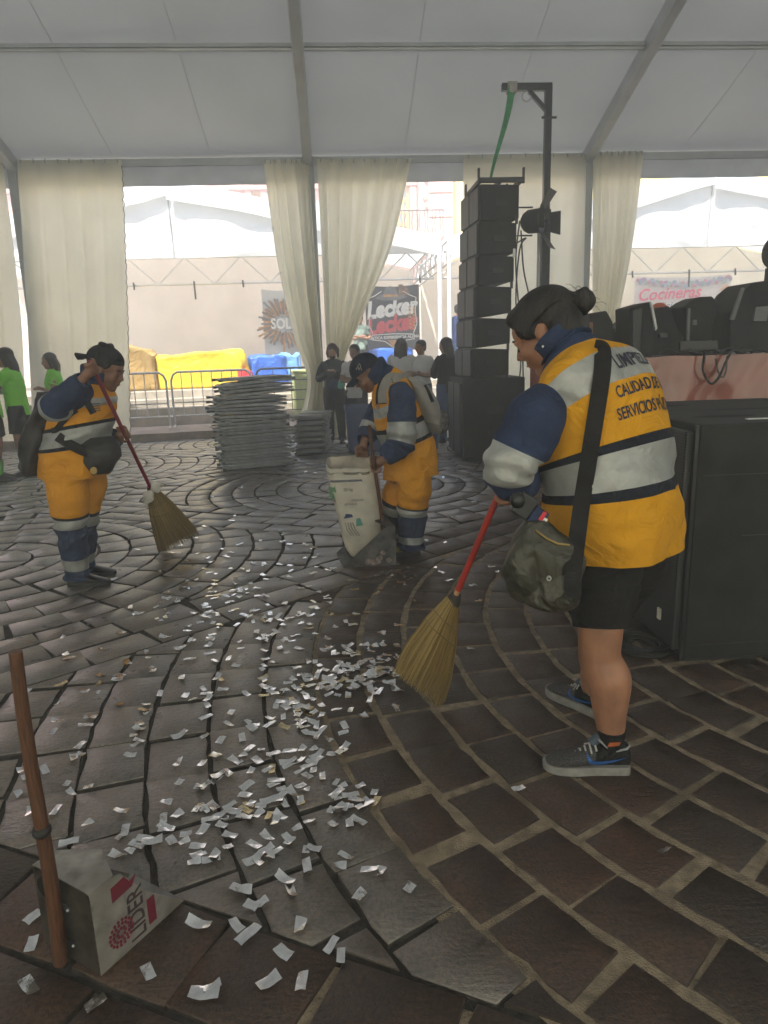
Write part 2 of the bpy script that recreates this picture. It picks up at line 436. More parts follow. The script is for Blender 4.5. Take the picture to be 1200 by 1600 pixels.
for i, P in enumerate(stones[:300]):
    b = MB(); stone_geo(b, P); b.build('paving_stone', [STONER, JOINT] if is_red(P) else [STONE, JOINT], pavement, smooth=60)
b = MB()
for P in stones[300:]:
    k0 = len(b.f); stone_geo(b, P, 2)
    if is_red(P): b.m[k0:] = [q_ or 1 for q_ in b.m[k0:]]
tag(b.build('paving_stones', [STONE, STONER, JOINT], pavement, smooth=60), 'smaller looking paving stones farther back', kind='stuff')
# pale mortar fills the joints of the fan's inner rings
b = MB(); P = [(FC[0]+(3.60*S)*math.cos(t), FC[1]+(3.60*S)*math.sin(t)) for t in np.linspace(0, 2*math.pi, 97)[:-1]]
P = clip(P, neg(NL), -C1)
b.add([(p[0], p[1], -.0065) for p in P], [tuple(range(len(P)))])
tag(b.build('mortar', MORTAR, pavement), 'pale sandy mortar between the reddish stones', kind='stuff')
P = [(-1.2, 2.0), (-6, 4), (-6, -2), (6, -2), (6, .2), (.2, 1.33)]
b = MB(); PM = clip([(-3, -1), (4, -1), (4, 4), (-3, 4)], neg(NV), -M0+.03)
PM = clip(PM, (1, 0), -.2)
b.add([(p[0], p[1], -.0095) for p in PM], [tuple(range(len(PM)))]); tag(b.build('mortar', MORTAR, pavement), 'pale sandy mortar along the near courses', kind='stuff')

# ---- kerb, steps and raised plaza beyond the tent
KA = .17
KO = Vector((-3.4, 12.95, 0)); KX = Vector((math.cos(KA), math.sin(KA), 0)); KY = Vector((-math.sin(KA), math.cos(KA), 0))
def kp(a, t, z=0.0): return KO+KX*a+KY*t+Vector((0, 0, z))
STEPM = mat('step_stone', (.42, .37, .30), .8, var=.2, scale=4, bump=.3, bscale=60, dirt=(.22, .18, .14))
KERBM = mat('kerb_stone', (.34, .26, .21), .8, var=.2, scale=5, bump=.3, bscale=60)
RK = Matrix.Rotation(KA, 3, 'Z')
b = MB(); b.box(kp(6, 10, -.5), (56, 20, 1.24), RK); b.box(kp(6, 0, .06), (60, .09, .155), RK)
tag(b.build('kerb', KERBM, bevel=.012), 'low stone kerb between the tent floor and the steps', kind='structure')
steps = thing('steps', 'pale stone steps rising to the plaza', None, kind='structure')
for k, (t, z) in enumerate([(1.55, .3), (1.9, .46), (2.25, .62), (2.6, .78)]):
    b = MB(); b.box(kp(6, t+10, z-.4), (60, 20, .8-.002*k), RK); b.build('step', STEPM, steps, bevel=.015)
PLZ = .78

# ================================================================== THE BIG TENT
ALU = mat('aluminium', (.5, .52, .54), .42, metal=.55, var=.06, scale=3)
ALUD = mat('aluminium_dull', (.42, .44, .46), .5, metal=.4, var=.06, scale=3)
ROOFM = fabric('roof_fabric', (.55, .57, .58), .052, (.59, .61, .62), var=.05, scale=.6, bump=.35, bscale=1.6)
VALM = fabric('valance_fabric', (.62, .65, .68), .12, (.6, .62, .64))
CURT = fabric('curtain_fabric', (.82, .80, .72), .62, (.95, .91, .70), var=.05, scale=1.6, bump=.25, bscale=9)
SPAN = 15.0
SEAMM = fabric('roof_seam', (.50, .51, .51), .03)
tent = thing('event_tent', 'large white marquee tent on aluminium posts that covers the whole square', 'tent', (TX0+BAY, TD, 0))
def roofpt(x, y):
    return TE+SL*(TD-y) if y > TD-SPAN/2 else TE+SL*SPAN-SL*(TD-y)
NB0, NB1 = -1, 4
pur = [TD-.05, None, None]
d_ = ray(600, 66)                                    # purlin seen at the height of pixel row 66
t_ = (TE+SL*TD-EYE)/(d_.z+SL*d_.y); PUR = d_.y*t_
purs = [PUR, PUR-(TD-PUR)*1.0, TD-SPAN/2, TD-SPAN+3.2]
for i in range(NB0, NB1+1):
    x = TX0+i*BAY
    b = MB(); b.box((x, TD+.02, TE/2), (.20, .13, TE)); b.box((x, TD+.02, TE/2), (.07, .15, TE)); b.box((x, TD, .01), (.34, .34, .024))
    b.build('post', ALUD, tent, bevel=.008)
    b = MB(); b.box((x, TD-SPAN, TE/2), (.16, .2, TE)); b.build('post', ALUD, tent, bevel=.008)
    b = MB()
    for (y0, y1) in ((TD+.08, TD-SPAN/2), (TD-SPAN/2, TD-SPAN-.08)):
        b.bar((x, y0, roofpt(x, min(y0, TD))-.10), (x, y1, roofpt(x, max(y1, TD-SPAN))-.10), .15, .22, up=(0, 0, 1))
    b.build('rafter', ALU, tent, bevel=.012)
    b = MB(); b.bar((x, TD+.005, TE-.05), (x, TD+.005, TE-.75), .11, .16); b.build('bracket', ALUD, tent, bevel=.006)
    if i == NB1: break
    b = MB()
    for (ya, yb) in ((TD+.1, TD-SPAN/2), (TD-SPAN/2, TD-SPAN-.1)):
        def fn(u, v, ya=ya, yb=yb, x=x):
            y = ya+(yb-ya)*v; X = x+BAY*u
            sag = .035*math.sin(math.pi*u)*abs(math.sin(math.pi*(y-PUR)/(TD-PUR)))+.006*noise.noise(Vector((X*.9, y*.8, 3)))
            return (X, y, roofpt(X, max(min(y, TD), TD-SPAN))+.02-sag)
        b.grid(fn, 41, 25)
    rp_ = b.build('roof_panel', ROOFM, tent, smooth=180)
    for u_ in (.34, .67):
        b = MB(); b.tube([Vector(fn(u_, v_, TD+.1, TD-SPAN/2, x))-Vector((0, 0, .006)) for v_ in np.linspace(0, 1, 30)], .0035, 5); b.build('weld_seam', SEAMM, rp_)
    for y in purs:
        b = MB(); b.tube([(x+.08, y, roofpt(x, y)-.075), (x+BAY-.08, y, roofpt(x, y)-.075)], .032, 8)
        b.box((x+BAY/2, y-.045, roofpt(x, y)-.045), (BAY-.16, .035, .045)); b.build('purlin', ALU, tent, smooth=40)
    b = MB(); b.box((x+BAY/2, TD, TE-.06), (BAY-.2, .09, .11)); b.box((x+BAY/2, TD-.055, TE-.11), (BAY-.2, .02, .035)); b.build('eave_beam', ALU, tent, bevel=.008)
    b = MB(); b.box((x+BAY/2, TD-SPAN, TE-.05), (BAY-.2, .1, .12)); b.build('eave_beam', ALU, tent, bevel=.008)
    b = MB()
    b.grid(lambda u, v, x=x: (x+.1+(BAY-.2)*u, TD+.075+.012*math.sin(u*37+x), TE-.1-v*.30), 6, 60); b.build('valance', VALM, tent, smooth=180)
# closed gable ends
for x in (TX0+NB0*BAY, TX0+NB1*BAY):
    b = MB(); P = [(x, TD, 0), (x, TD, TE), (x, TD-SPAN/2, roofpt(0, TD-SPAN/2)), (x, TD-SPAN, TE), (x, TD-SPAN, 0)]
    b.add(P, [(0, 1, 2, 3, 4)]); b.build('gable_wall', ROOFM, tent)

# ---- curtains of the visible side
def curtain(label, L, Rr, pleats, amp, Y=TD-.13, n=90, seed=0, ragged=0.0, mm=None):
    Lc, Rc = catmull(L, n), catmull(Rr, n)
    A = [yp(p[0], p[1], Y) for p in Lc]; B = [yp(p[0], p[1], Y) for p in Rc]
    base = (A[-1]+B[-1])/2; base.z = 0
    nc = max(40, int(pleats*12))
    b = MB()
    W0 = (B[0]-A[0]).length
    def fn(u, v):
        k = v*(n-1); i = min(int(k), n-2); t = k-i
        a, c = A[i].lerp(A[i+1], t), B[i].lerp(B[i+1], t)
        p = a.lerp(c, u); W = (c-a).length
        tight = min(2.2, (W0/max(.08, W)))
        ph = u*pleats*2*math.pi+seed+.5*math.sin(u*9+seed)+.35*math.sin(v*4+u*5)
        am = amp*(.25+.75*min(1, v*3+.1))*(.75+.25*tight)
        y = am*(math.sin(ph)+.35*math.sin(2.1*ph+1+seed))+.02*noise.noise(Vector((u*5, v*6, seed)))
        x = .4*am*math.cos(ph)*min(1, 8*u*(1-u))
        if ragged and u > .97: x += ragged*noise.noise(Vector((v*60, 3, seed)))
        return (p.x+x, p.y+y, max(.012, p.z))
    b.grid(fn, n, nc)
    o = thing('tent_curtain', label, 'curtain', (base.x, base.y, 0), group='curtains hung along the open side of the tent')
    b.build('cloth', mm or CURT, o, smooth=180)
    for i in range(9):
        h = MB(); p = Vector(fn(.04+.92*i/8, .004)); h.tube([p+Vector((0, -.012, -.03)), p+Vector((0, -.01, .03)), p+Vector((0, .05, .045))], .009, 6); h.build('hook', ALUD, o, smooth=60)
    return o, fn
curtain('cream curtain beyond the corner post, beside the girls in green shirts', [(-130, 240), (-115, 500), (-110, 715)], [(3, 243), (30, 480), (42, 715)], 4, .035, seed=1)
c2, f2 = curtain('wide straight cream curtain hanging behind the sweeper in the backward cap', [(26, 250), (40, 470), (52, 705)], [(190, 250), (198, 470), (204, 695)], 5, .03, seed=2, ragged=.016)
c3, f3 = curtain('cream curtain with eyelets pulled aside to the left of the middle post', [(411, 250), (432, 400), (458, 520), (480, 590), (470, 650), (465, 693)], [(482, 248), (492, 400), (500, 520), (506, 590), (508, 650), (510, 690)], 4, .05, seed=3)
curtain('cream curtain pulled diagonally to the right of the middle post', [(495, 248), (503, 400), (509, 520), (513, 590), (512, 650), (512, 690)], [(643, 248), (611, 385), (570, 485), (536, 575), (540, 640), (545, 688)], 6, .055, seed=4)
curtain('flat cream curtain behind the hanging loudspeaker column', [(724, 243), (722, 480), (722, 676)], [(916, 240), (911, 480), (906, 664)], 4, .022, seed=5)
curtain('pleated pale curtain gathered beside the corner of the stage', [(926, 238), (926, 400), (926, 530), (924, 600), (925, 662)], [(1006, 236), (986, 390), (958, 530), (950, 600), (950, 660)], 6, .05, seed=6)
EYEL = mat('eyelet_metal', (.8, .8, .8), .3, metal=.8)
for i in range(13):
    p = Vector(f3(.012, .04+i*.05)); b = MB(); b.tube([p+Vector((.012, -.006, 0)), p+Vector((.012, -.02, 0))], .018, 10); b.build('eyelet', EYEL, c3, smooth=60)
# tie-back and lacing along the wide curtain's free edge
LACE = mat('dark_lace', (.06, .06, .065), .8)
b = MB(); b.tube([Vector(f2(1, v))+Vector((.008+.008*math.sin(v*170), -.02, 0)) for v in np.linspace(.02, .97, 220)], .006, 5); b.build('lacing', LACE, c2, smooth=90)
# the opposite side of the tent, behind the camera: unseen curtains added, mostly closed to cut light
def shade_curtain(label, x0, x1, Y):
    b = MB(); b.grid(lambda u, v: (x0+(x1-x0)*u, Y+.05*math.sin(u*40), TE-.1-v*(TE-.12)), 8, 80)
    o = thing('tent_curtain', label, 'curtain', ((x0+x1)/2, Y, 0), group='unseen light-cutting curtains on the far side of the tent'); b.build('cloth', CURT, o, smooth=180)
for i in range(NB0, NB1):
    x = TX0+i*BAY
    shade_curtain('unseen cream curtain closed to cut the light on the opposite side of the tent', x+.1, x+(3.9 if i == 1 else BAY-.1), TD-SPAN+.15)
# ================================================================== BEYOND THE TENT
PVC = fabric('white_pvc', (.72, .74, .74), .38, (.72, .72, .69), var=.03, scale=1.5, bump=.3, bscale=2.5)
PVCIN = fabric('cream_sheet', (.80, .76, .68), .25, (.78, .72, .62), var=.05, scale=1.2, bump=.3, bscale=3)
WSTEEL = mat('white_steel', (.68, .68, .66), .5, var=.08, scale=6)
GALV = mat('galvanised_steel', (.58, .59, .6), .38, metal=.7, var=.12, scale=14)
BLACK = mat('black_paint', (.018, .019, .021), .55, var=.3, scale=18, bump=.15, bscale=200)
BLACKG = mat('black_gloss', (.014, .015, .017), .32, var=.3, scale=18)
RUBBER = mat('black_rubber', (.016, .016, .017), .6, var=.2)
YM = 16.2
def marquee(label, apx, apy, cpx, cpy, side, with_left=True):
    ap, co = yp(apx, apy, YM), yp(cpx, cpy, YM)
    hw = abs(co.x-ap.x); cx = ap.x; za, zc = ap.z, co.z; dep = 6.0
    o = thing('marquee', label, 'marquee', (cx, YM, PLZ), group='white gable marquees beyond the tent')
    for s in (-1, 1):
        b = MB()
        b.grid(lambda u, v, s=s: (cx+s*hw*u, YM+dep*v, za+(zc-za)*u-.10*math.sin(math.pi*u)*math.sin(math.pi*v)+.02), 12, 20); b.build('roof', PVC, o, smooth=180)
        b = MB()      # hanging fascia along the gable edge
        b.grid(lambda u, v, s=s: (cx+s*(hw*u), YM-.05-.03*math.sin(u*23+s), za+(zc-za)*u-v*(.40+.05*math.sin(u*9+s*2)*(1-u))+.02), 7, 60); b.build('fascia', PVC, o, smooth=180)
        b = MB()
        b.tube([(cx+s*(hw-.05), YM, PLZ), (cx+s*(hw-.05), YM, zc)], .05, 10); b.build('post', WSTEEL, o, smooth=60)
        b = MB()
        b.tube([(cx+s*(hw-.05), YM+dep, PLZ), (cx+s*(hw-.05), YM+dep, zc)], .05, 10); b.build('post', WSTEEL, o, smooth=60)
        b = MB()      # side lattice girder
        y0, y1 = YM+.1, YM+dep
        b.tube([(cx+s*(hw-.06), y0, zc-.02), (cx+s*(hw-.06), y1, zc-.02)], .025, 6); b.tube([(cx+s*(hw-.06), y0, zc-.5), (cx+s*(hw-.06), y1, zc-.5)], .025, 6)
        for k in range(12):
            ya, yb = y0+(y1-y0)*k/12, y0+(y1-y0)*(k+1)/12
            b.tube([(cx+s*(hw-.06), ya, zc-.02-(k % 2)*.48), (cx+s*(hw-.06), yb, zc-.5+(k % 2)*.48)], .014, 5)
        tag(b.build('side_girder', WSTEEL, o, smooth=60), kind='stuff')
    zb = zc-.28
    def gab(u, v):
        x = -hw+2*hw*u; top = za+(zc-za)*abs(x)/hw-.3
        fold = .05*math.sin(x*1.1+v*2)+.07*noise.noise(Vector((x*.8, v*2, apx)))+.05*math.exp(-((x-.15*v)/.25)**2)
        rad = .03*math.sin(math.atan2(x-.2, 1.3-v)*14)
        return (cx+x, YM+.10+fold*v*.7+rad*v, top+(zb-top)*v)
    b = MB(); b.grid(gab, 30, 90); b.build('gable_panel', PVC, o, smooth=180)
    b = MB(); b.tube([(Vector(gab(.5, v))+Vector((.0, -.02, 0))) for v in np.linspace(0, 1, 12)], .012, 5); b.build('seam', mat('seam_grey', (.35, .36, .35), .8), o)
    # front lattice girder below the gable
    yt = YM+1.3; zt, zl = zc-.12, zc-.72
    b = MB(); b.tube([(cx-hw, yt, zl), (cx+hw, yt, zl)], .03, 6); b.build('girder_chord', WSTEEL, o, smooth=60)
    b = MB(); b.tube([(cx-hw, yt, zt), (cx+hw, yt, zt)], .03, 6); b.build('girder_chord', WSTEEL, o, smooth=60)
    n = 18
    for k in range(n):
        xa, xb = cx-hw+2*hw*k/n, cx-hw+2*hw*(k+1)/n
        b = MB(); b.tube([(xa, yt, zl+(k % 2)*(zt-zl)), (xb, yt, zt-(k % 2)*(zt-zl))], .017, 5); b.build('girder_brace', WSTEEL, o, smooth=60)
    for k in range(9):
        x = cx-hw+.5+k*(2*hw-1)/8+.2*math.sin(k*5)
        b = MB(); b.tube([(x, yt-.05, zl+.06), (x+.01, yt-.06, zl-.10-.25*(k % 3 == 1))], .022, 5); b.build('strap', RUBBER, o, smooth=60)
    b = MB(); b.grid(lambda u, v: (cx-hw+.1+2*(hw-.1)*u, YM+dep-.3+.04*math.sin(u*31)+.05*noise.noise(Vector((u*9, v*3, 1))), (za+(zc-za)*abs(2*u-1)-.06)*(1-v)+PLZ*v), 12, 90); b.build('back_sheet', PVCIN, o, smooth=180)
    return o, cx, hw, zl
mq1 = marquee('wide white gable marquee beyond the tent, the one with the yellow tarpaulin in front', 258, 279, 690, 372, 1)
mq2 = marquee('wrinkled white gable marquee beyond the stage, with the flowery banner in it', 1118, 263, 698, 372, -1)

# ---- houses behind
PINK = mat('pink_plaster', (.72, .44, .36), .85, var=.06, scale=3, bump=.2, bscale=20)
PINKT = mat('pink_trim', (.55, .30, .23), .85, var=.15, scale=6, bump=.3, bscale=15)
YEL = mat('yellow_plaster', (.78, .62, .20), .85, var=.06, scale=3)
WOODF = mat('ochre_window_wood', (.55, .33, .10), .6, var=.15)
PANE = mat('window_glass', (.25, .45, .6), .08, var=.2, scale=2, spec=.8)
IRON = mat('wrought_iron', (.05, .045, .045), .6)
YB = 30.0
xq = yp(706, 300, YB).x
hb = thing('pink_house', 'pink plastered town house with carved trim and an iron balcony', 'house', (xq-14, YB, PLZ))
b = MB(); b.box((xq-14.0, YB+3, 5.8), (28, 6, 10.0)); b.build('wall', PINK, hb)
for k in range(10):
    b = MB(); z = 1.6+k*.92; b.box((xq-.47, YB-.07, z), (1.0, .16, .86)); b.build('corner_block', PINK, hb, bevel=.03)
for k in range(2):
    z0 = yp(300, (272, 296)[k], YB).z
    b = MB(); b.box((xq-14.9, YB-.12, z0), (25.8, .3, .22)); b.build('cornice', PINKT, hb, bevel=.04)
zt1 = yp(300, 277, YB).z
for k in range(42):      # carved frieze scrolls
    x = xq-2.2-k*.6
    b = MB(); b.ell((x, YB-.05, zt1+.16), (.22, .1, .2), nu=6, nv=8); b.ell((x+.3, YB-.05, zt1+.05), (.13, .08, .15), nu=6, nv=8); b.build('carving', PINKT, hb, smooth=70)
def window(px0, py0, px1, py1, balcony=True):
    a, c = yp(px0, py0, YB), yp(px1, py1, YB); w_, h = c.x-a.x, a.z-c.z; cx, cz = (a.x+c.x)/2, (a.z+c.z)/2
    f = MB(); t = .16
    f.box((a.x-.1, YB-.08, cz), (.28, .24, h+.3)); f.box((c.x+.1, YB-.08, cz), (.28, .24, h+.3)); f.box((cx, YB-.1, a.z+.2), (w_+.55, .3, .36))
    wf = f.build('window', PINKT, hb, bevel=.02)
    p = MB(); p.box((cx, YB+.01, cz), (w_, .05, h)); p.build('pane', PANE, wf)
    s = MB()
    for x in (a.x+.12, cx, c.x-.12): s.box((x, YB-.04, cz), (.12, .1, h))
    for k in range(5): s.box((cx, YB-.045, c.z+.06+k*(h-.1)/4), (w_-.1, .1, .13))
    s.build('sash', WOODF, wf)
    o = MB()
    for k in range(5): o.ell((c.x+.75+.12*math.sin(k*2), YB-.04, a.z+.25-k*.32), (.2-.02*k, .1, .2), nu=6, nv=8)
    o.build('ornament', PINKT, wf, smooth=70)
    if balcony:
        bl = MB(); bl.box((cx+.3, YB-.5, c.z-.05), (w_+1.9, 1.0, .16)); bo = bl.build('balcony', PINKT, hb, bevel=.02)
        n = 16
        for k in range(n+1):
            x = cx+.3-(w_+1.8)/2+(w_+1.8)*k/n
            q = MB(); q.tube([(x, YB-.95, c.z+.03), (x+.05*math.sin(k*3), YB-.95, c.z+.4), (x, YB-.95, c.z+.85)], .018, 5); q.build('baluster', IRON, bo, smooth=60)
        q = MB(); q.tube([(cx+.3-(w_+1.85)/2, YB-.95, c.z+.88), (cx+.3+(w_+1.85)/2, YB-.95, c.z+.88)], .03, 6); q.build('handrail', IRON, bo, smooth=60)
window(616, 293, 642, 372); window(392, 300, 414, 372); window(150, 304, 172, 372)
hy = thing('yellow_house', 'plain yellow house wall beside the pink house', 'house', (xq+13, YB, PLZ))
b = MB(); b.box((xq+13.01, YB+3.2, 5.7), (26, 6, 10.0)); b.build('wall', YEL, hy)
b = MB(); b.box((xq+13.01, YB+.15, 10.3), (26.2, .5, .3)); b.build('cornice', mat('yellow_trim', (.6, .45, .14), .85), hy, bevel=.04)
for k in range(4):
    b = MB(); b.box((xq+3.5+k*5.5, YB+.16, 5.2), (1.3, .12, 2.6)); wf = b.build('window', WOODF, hy, bevel=.02)
    b = MB(); b.box((xq+3.5+k*5.5, YB+.11, 5.2), (1.05, .06, 2.3)); b.build('pane', PANE, wf)

# ---- banners
def banner(label, px0, py0, px1, py1, Y, m_, wob=.04):
    a, c = yp(px0, py0, Y), yp(px1, py1, Y)
    o = thing('banner', label, 'banner', ((a.x+c.x)/2, Y, c.z))
    b = MB()
    fn = lambda u, v: (a.x+(c.x-a.x)*u, Y+wob*math.sin(u*7+v*2)*v, a.z+(c.z-a.z)*v-.05*math.sin(math.pi*u)*(1-v))
    b.grid(fn, 16, 24); b.build('sheet', m_, o, smooth=180)
    return o, a, c
WHT = mat('print_white', (.75, .74, .7), .7, var=.03); RED = mat('print_red', (.62, .04, .05), .7, var=.05); GOLD = mat('print_gold', (.55, .28, .08), .7, var=.2, scale=20)
PNK = mat('print_pink', (.75, .12, .22), .7); TEAL = mat('print_teal', (.05, .45, .5), .7); BRN = mat('print_brown', (.25, .13, .07), .7, var=.3); BLU = mat('print_blue', (.05, .16, .45), .7); SAND = mat('print_sand', (.68, .38, .22), .7, var=.15); GRY = mat('print_grey', (.16, .16, .17), .7)
YBN = YM+3.4
o, a, c = banner('black hanging banner reading Lecker Lecker under a hat drawing', 570, 446, 656, 546, YBN, mat('banner_black', (.03, .027, .027), .6, var=.25, scale=9))
W, Hh = c.x-a.x, a.z-c.z; bx = lambda u: a.x+W*u; bz = lambda v: a.z-Hh*v; yb = YBN-.06
text_mesh('Lecker', WHT, o, (bx(.48), yb, bz(.36)), (1, 0, .10), (0, 0, 1), .60, bold=.03, shear=.12, squash=.82)
text_mesh('Lecker', RED, o, (bx(.48), yb, bz(.60)), (1, 0, .10), (0, 0, 1), .60, bold=.03, shear=.12, squash=.82)
text_mesh('AUTÉNTICA EXPERIENCIA ALEMANA', WHT, o, (bx(.5), yb, bz(.80)), (1, 0, .02), (0, 0, 1), .105, bold=.004)
b = MB()
b.prism([(-.42, 0), (-.3, .08), (-.2, .1), (-.14, .27), (0, .31), (.13, .26), (.2, .1), (.34, .09), (.45, .02), (.2, -.06), (-.2, -.07)], (bx(.47), yb, bz(.2)), (1, 0, 0), (0, 0, 1), .004); b.build('hat_drawing', GRY, o)
b = MB(); b.prism([(-.2, .09), (.19, .09), (.2, .03), (-.2, .03)], (bx(.47), yb-.006, bz(.2)), (1, 0, 0), (0, 0, 1), .004); b.build('hat_band', GOLD, o)
b = MB()
for sg in (-1, 1): b.tube([(bx(.5+sg*x), yb, bz(z)) for x, z in ((.2, .1), (.32, .16), (.44, .2), (.42, .4), (.45, .6), (.38, .74))], .012, 4)
b.tube([(bx(x), yb, bz(z)) for x, z in ((.1, .76), (.5, .745), (.9, .76), (.9, .83), (.66, .86), (.5, .96), (.34, .86), (.1, .83), (.1, .76))], .012, 4); tag(b.build('print_outline', WHT, o), kind='stuff')
b = MB(); b.prism([(-.16, .1), (.16, .1), (0, -.12)], (bx(.5), yb, bz(.9)), (1, 0, 0), (0, 0, 1), .004); b.build('crest', GOLD, o)
b = MB()
for k in range(14): b.ell((bx(.86+.04*((k % 2)*2-1)), yb, bz(.34+.026*k)), (.05, .004, .035), nu=4, nv=6)
tag(b.build('wheat_print', GOLD, o), kind='stuff')
b = MB()
for k in range(5): b.prism([(0, 0), (.3-.03*k, .12), (.26, .02)], (bx(.62), yb-.003, bz(.17-.01*k)), (math.cos(.25*k), 0, math.sin(.25*k)), (-math.sin(.25*k), 0, math.cos(.25*k)), .003)
tag(b.build('feather_print', BRN, o), kind='stuff')
o, a, c = banner('grey banner with a brown starburst and the letters SOL', 408, 452, 470, 560, YBN, mat('banner_grey', (.5, .5, .5), .7, var=.05))
W, Hh = c.x-a.x, a.z-c.z
b = MB()
for k in range(70):
    t = 2*math.pi*k/70+rnd.uniform(-.03, .03); r0, r1 = rnd.uniform(.2, .36), rnd.uniform(.48, .78)
    cxx, czz = a.x+W*.58, a.z-Hh*.48; d = Vector((math.cos(t), 0, math.sin(t))); q = Vector((-d.z, 0, d.x))*.018
    o_ = Vector((cxx, YBN-.07-rnd.random()*.01, czz)); b.add([o_+d*r0-q, o_+d*r1-q*1.4, o_+d*r1+q*1.4, o_+d*r0+q], [(0, 1, 2, 3)], k % 3)
tag(b.build('starburst_print', [BRN, GOLD, GRY], o), kind='stuff')
text_mesh('SOL', WHT, o, (a.x+W*.5, YBN-.09, a.z-Hh*.5), (1, 0, 0), (0, 0, 1), .38, bold=.012, squash=.8)
o, a, c = banner('flowery white banner reading Cocineras Tradicionales behind the stage lights', 992, 432, 1134, 545, YBN, mat('banner_white', (.70, .66, .64), .7, var=.05))
W, Hh = c.x-a.x, a.z-c.z; bx = lambda u: a.x+W*u; bz = lambda v: a.z-Hh*v; yb = YBN-.07
text_mesh('Cocineras', PNK, o, (bx(.35), yb, bz(.24)), (1, 0, .04), (0, 0, 1), .44, shear=.25, bold=.008)
text_mesh('Tradicionales', GRY, o, (bx(.37), yb, bz(.40)), (1, 0, .05), (0, 0, 1), .30, shear=.25, bold=.004)
text_mesh('de', GRY, o, (bx(.37), yb, bz(.53)), (1, 0, 0), (0, 0, 1), .16, shear=.3)
b = MB()
for k in range(34):
    u = k/33; z = .05+.07*math.sin(math.pi*u)+.02*math.sin(k*2.3)
    b.ell((bx(.02+.96*u), yb, bz(z)), (.055+.02*(k % 3), .005, .05+.02*(k % 2)), nu=4, nv=7, m=k % 4)
tag(b.build('flower_print', [mat('print_rose', (.55, .25, .33), .7), mat('print_slate', (.33, .37, .48), .7), mat('print_mauve', (.42, .28, .45), .7), mat('print_sage', (.32, .45, .44), .7)], o), kind='stuff')
b = MB()
for (u, w_, h) in ((.76, .09, .38), (.85, .1, .3), (.94, .1, .55)): b.prism([(-w_/2*W, 0), (w_/2*W, 0), (w_/2*W, h*Hh), (.25*w_*W, h*Hh+.12), (-.25*w_*W, h*Hh+.12), (-w_/2*W, h*Hh)], (bx(u), yb, bz(.75)), (1, 0, 0), (0, 0, 1), .003)
b.build('church_print', SAND, o)
b = MB()
for (u, v, m_) in ((.42, .66, 0), (.48, .68, 1), (.52, .8, 2)): b.prism([(0, 0), (.1, .05), (.05, .32), (-.06, .3)], (bx(u), yb-.004, bz(v+.1)), (1, 0, .3), (-.3, 0, 1), .003, m_)
tag(b.build('dancer_print', [PNK, BLU, TEAL], o), kind='stuff')

# ---- tarpaulins on the plaza
def tarp(name, label, px0, px1, pyt, pyb, t, m_, slump=0.0, seed=0, dep=1.1, tilt=0.0):
    def kplane(px, py):
        d = ray(px, py); n_ = KY; k = ((KO+KY*t)-CAMP).dot(n_)/d.dot(n_); return CAMP+d*k
    a, c = kplane(px0, pyb), kplane(px1, pyb); h = kplane((px0+px1)/2, pyt).z-PLZ
    L = (c-a).dot(KX); ctr = (a+c)/2+KY*dep/2; ctr.z = PLZ
    o = thing(name, label, 'tarpaulin', ctr, KA)
    rows = []; n = 72
    for i in range(22):
        v = i/21
        if v < .8: zz = h*(v/.8)**.9; k = 1.0+.10*(1-v/.8)**2
        else: zz = h; k = 1-((v-.8)/.2)*.97
        row = []
        for j in range(n):
            an = 2*math.pi*j/n; e = .32
            x = math.copysign(abs(math.cos(an))**e, math.cos(an)); y = math.copysign(abs(math.sin(an))**e, math.sin(an))
            fo = 1+.05*math.sin(an*7+seed+2*v+2*noise.noise(Vector((x*2, y*2, seed))))*(1-v)+.07*noise.noise(Vector((x*3, y*3, v*3+seed)))+.05*(.4-abs(noise.noise(Vector((x*5, y*5, v*4+seed)))))
            top = (zz-slump*h*max(0, v-.5)*(x*x))*(1+tilt*x*min(1, v*1.3))+.16*h*noise.noise(Vector((x*1.8*k, y*1.8*k, seed+5)))*v+.05*h*(.4-abs(noise.noise(Vector((x*4*k, y*4*k, seed)))))*v
            row.append((x*L/2*k*fo, y*dep/2*k*fo, max(.005, top)))
        rows.append(row)
    b = MB(); b.rings(rows, 0, True); me = b.build('sheet', m_, o, smooth=180, world=False)
    return o
TARPY = mat('yellow_tarp', (.80, .56, .02), .5, var=.08, scale=3, bump=.5, bscale=7, wrinkle=.8, wscale=2.5)
TARPB = mat('ochre_tarp', (.38, .24, .07), .6, var=.1, scale=3, bump=.5, bscale=7, wrinkle=.8, wscale=2.5)
TARPU = mat('blue_tarp', (.03, .13, .55), .45, var=.15, scale=3, bump=.5, bscale=7, wrinkle=.8, wscale=2.5)
TARPL = mat('light_blue_tarp', (.16, .38, .75), .45, var=.1, scale=3, bump=.5, bscale=7, wrinkle=.8, wscale=2.5)
tarp('tarpaulin', 'brown tarpaulin over a rounded heap at the edge of the wide curtain', 175, 246, 543, 607, 3.0, TARPB, .45, 1)
tarp('tarpaulin', 'bright yellow tarpaulin covering a long stall behind the barriers', 240, 386, 551, 607, 3.1, TARPY, .12, 2, tilt=.08)
tarp('tarpaulin', 'blue tarpaulin over a table behind the chair stack', 392, 450, 556, 600, 3.3, TARPU, .02, 3, dep=.9)
tarp('tarpaulin', 'light blue tarpaulin corner beside the blue one', 440, 472, 553, 600, 3.45, TARPL, .1, 4, dep=.7)
tarp('tarpaulin', 'blue sheeting hung under the black banner', 575, 648, 546, 592, 3.5, TARPU, .05, 5, dep=.7)
tarp('red_cover', 'small red plastic cover between the yellow and the blue tarpaulins', 373, 396, 577, 603, 2.95, mat('red_plastic', (.6, .04, .05), .5), .5, 6, dep=.5)

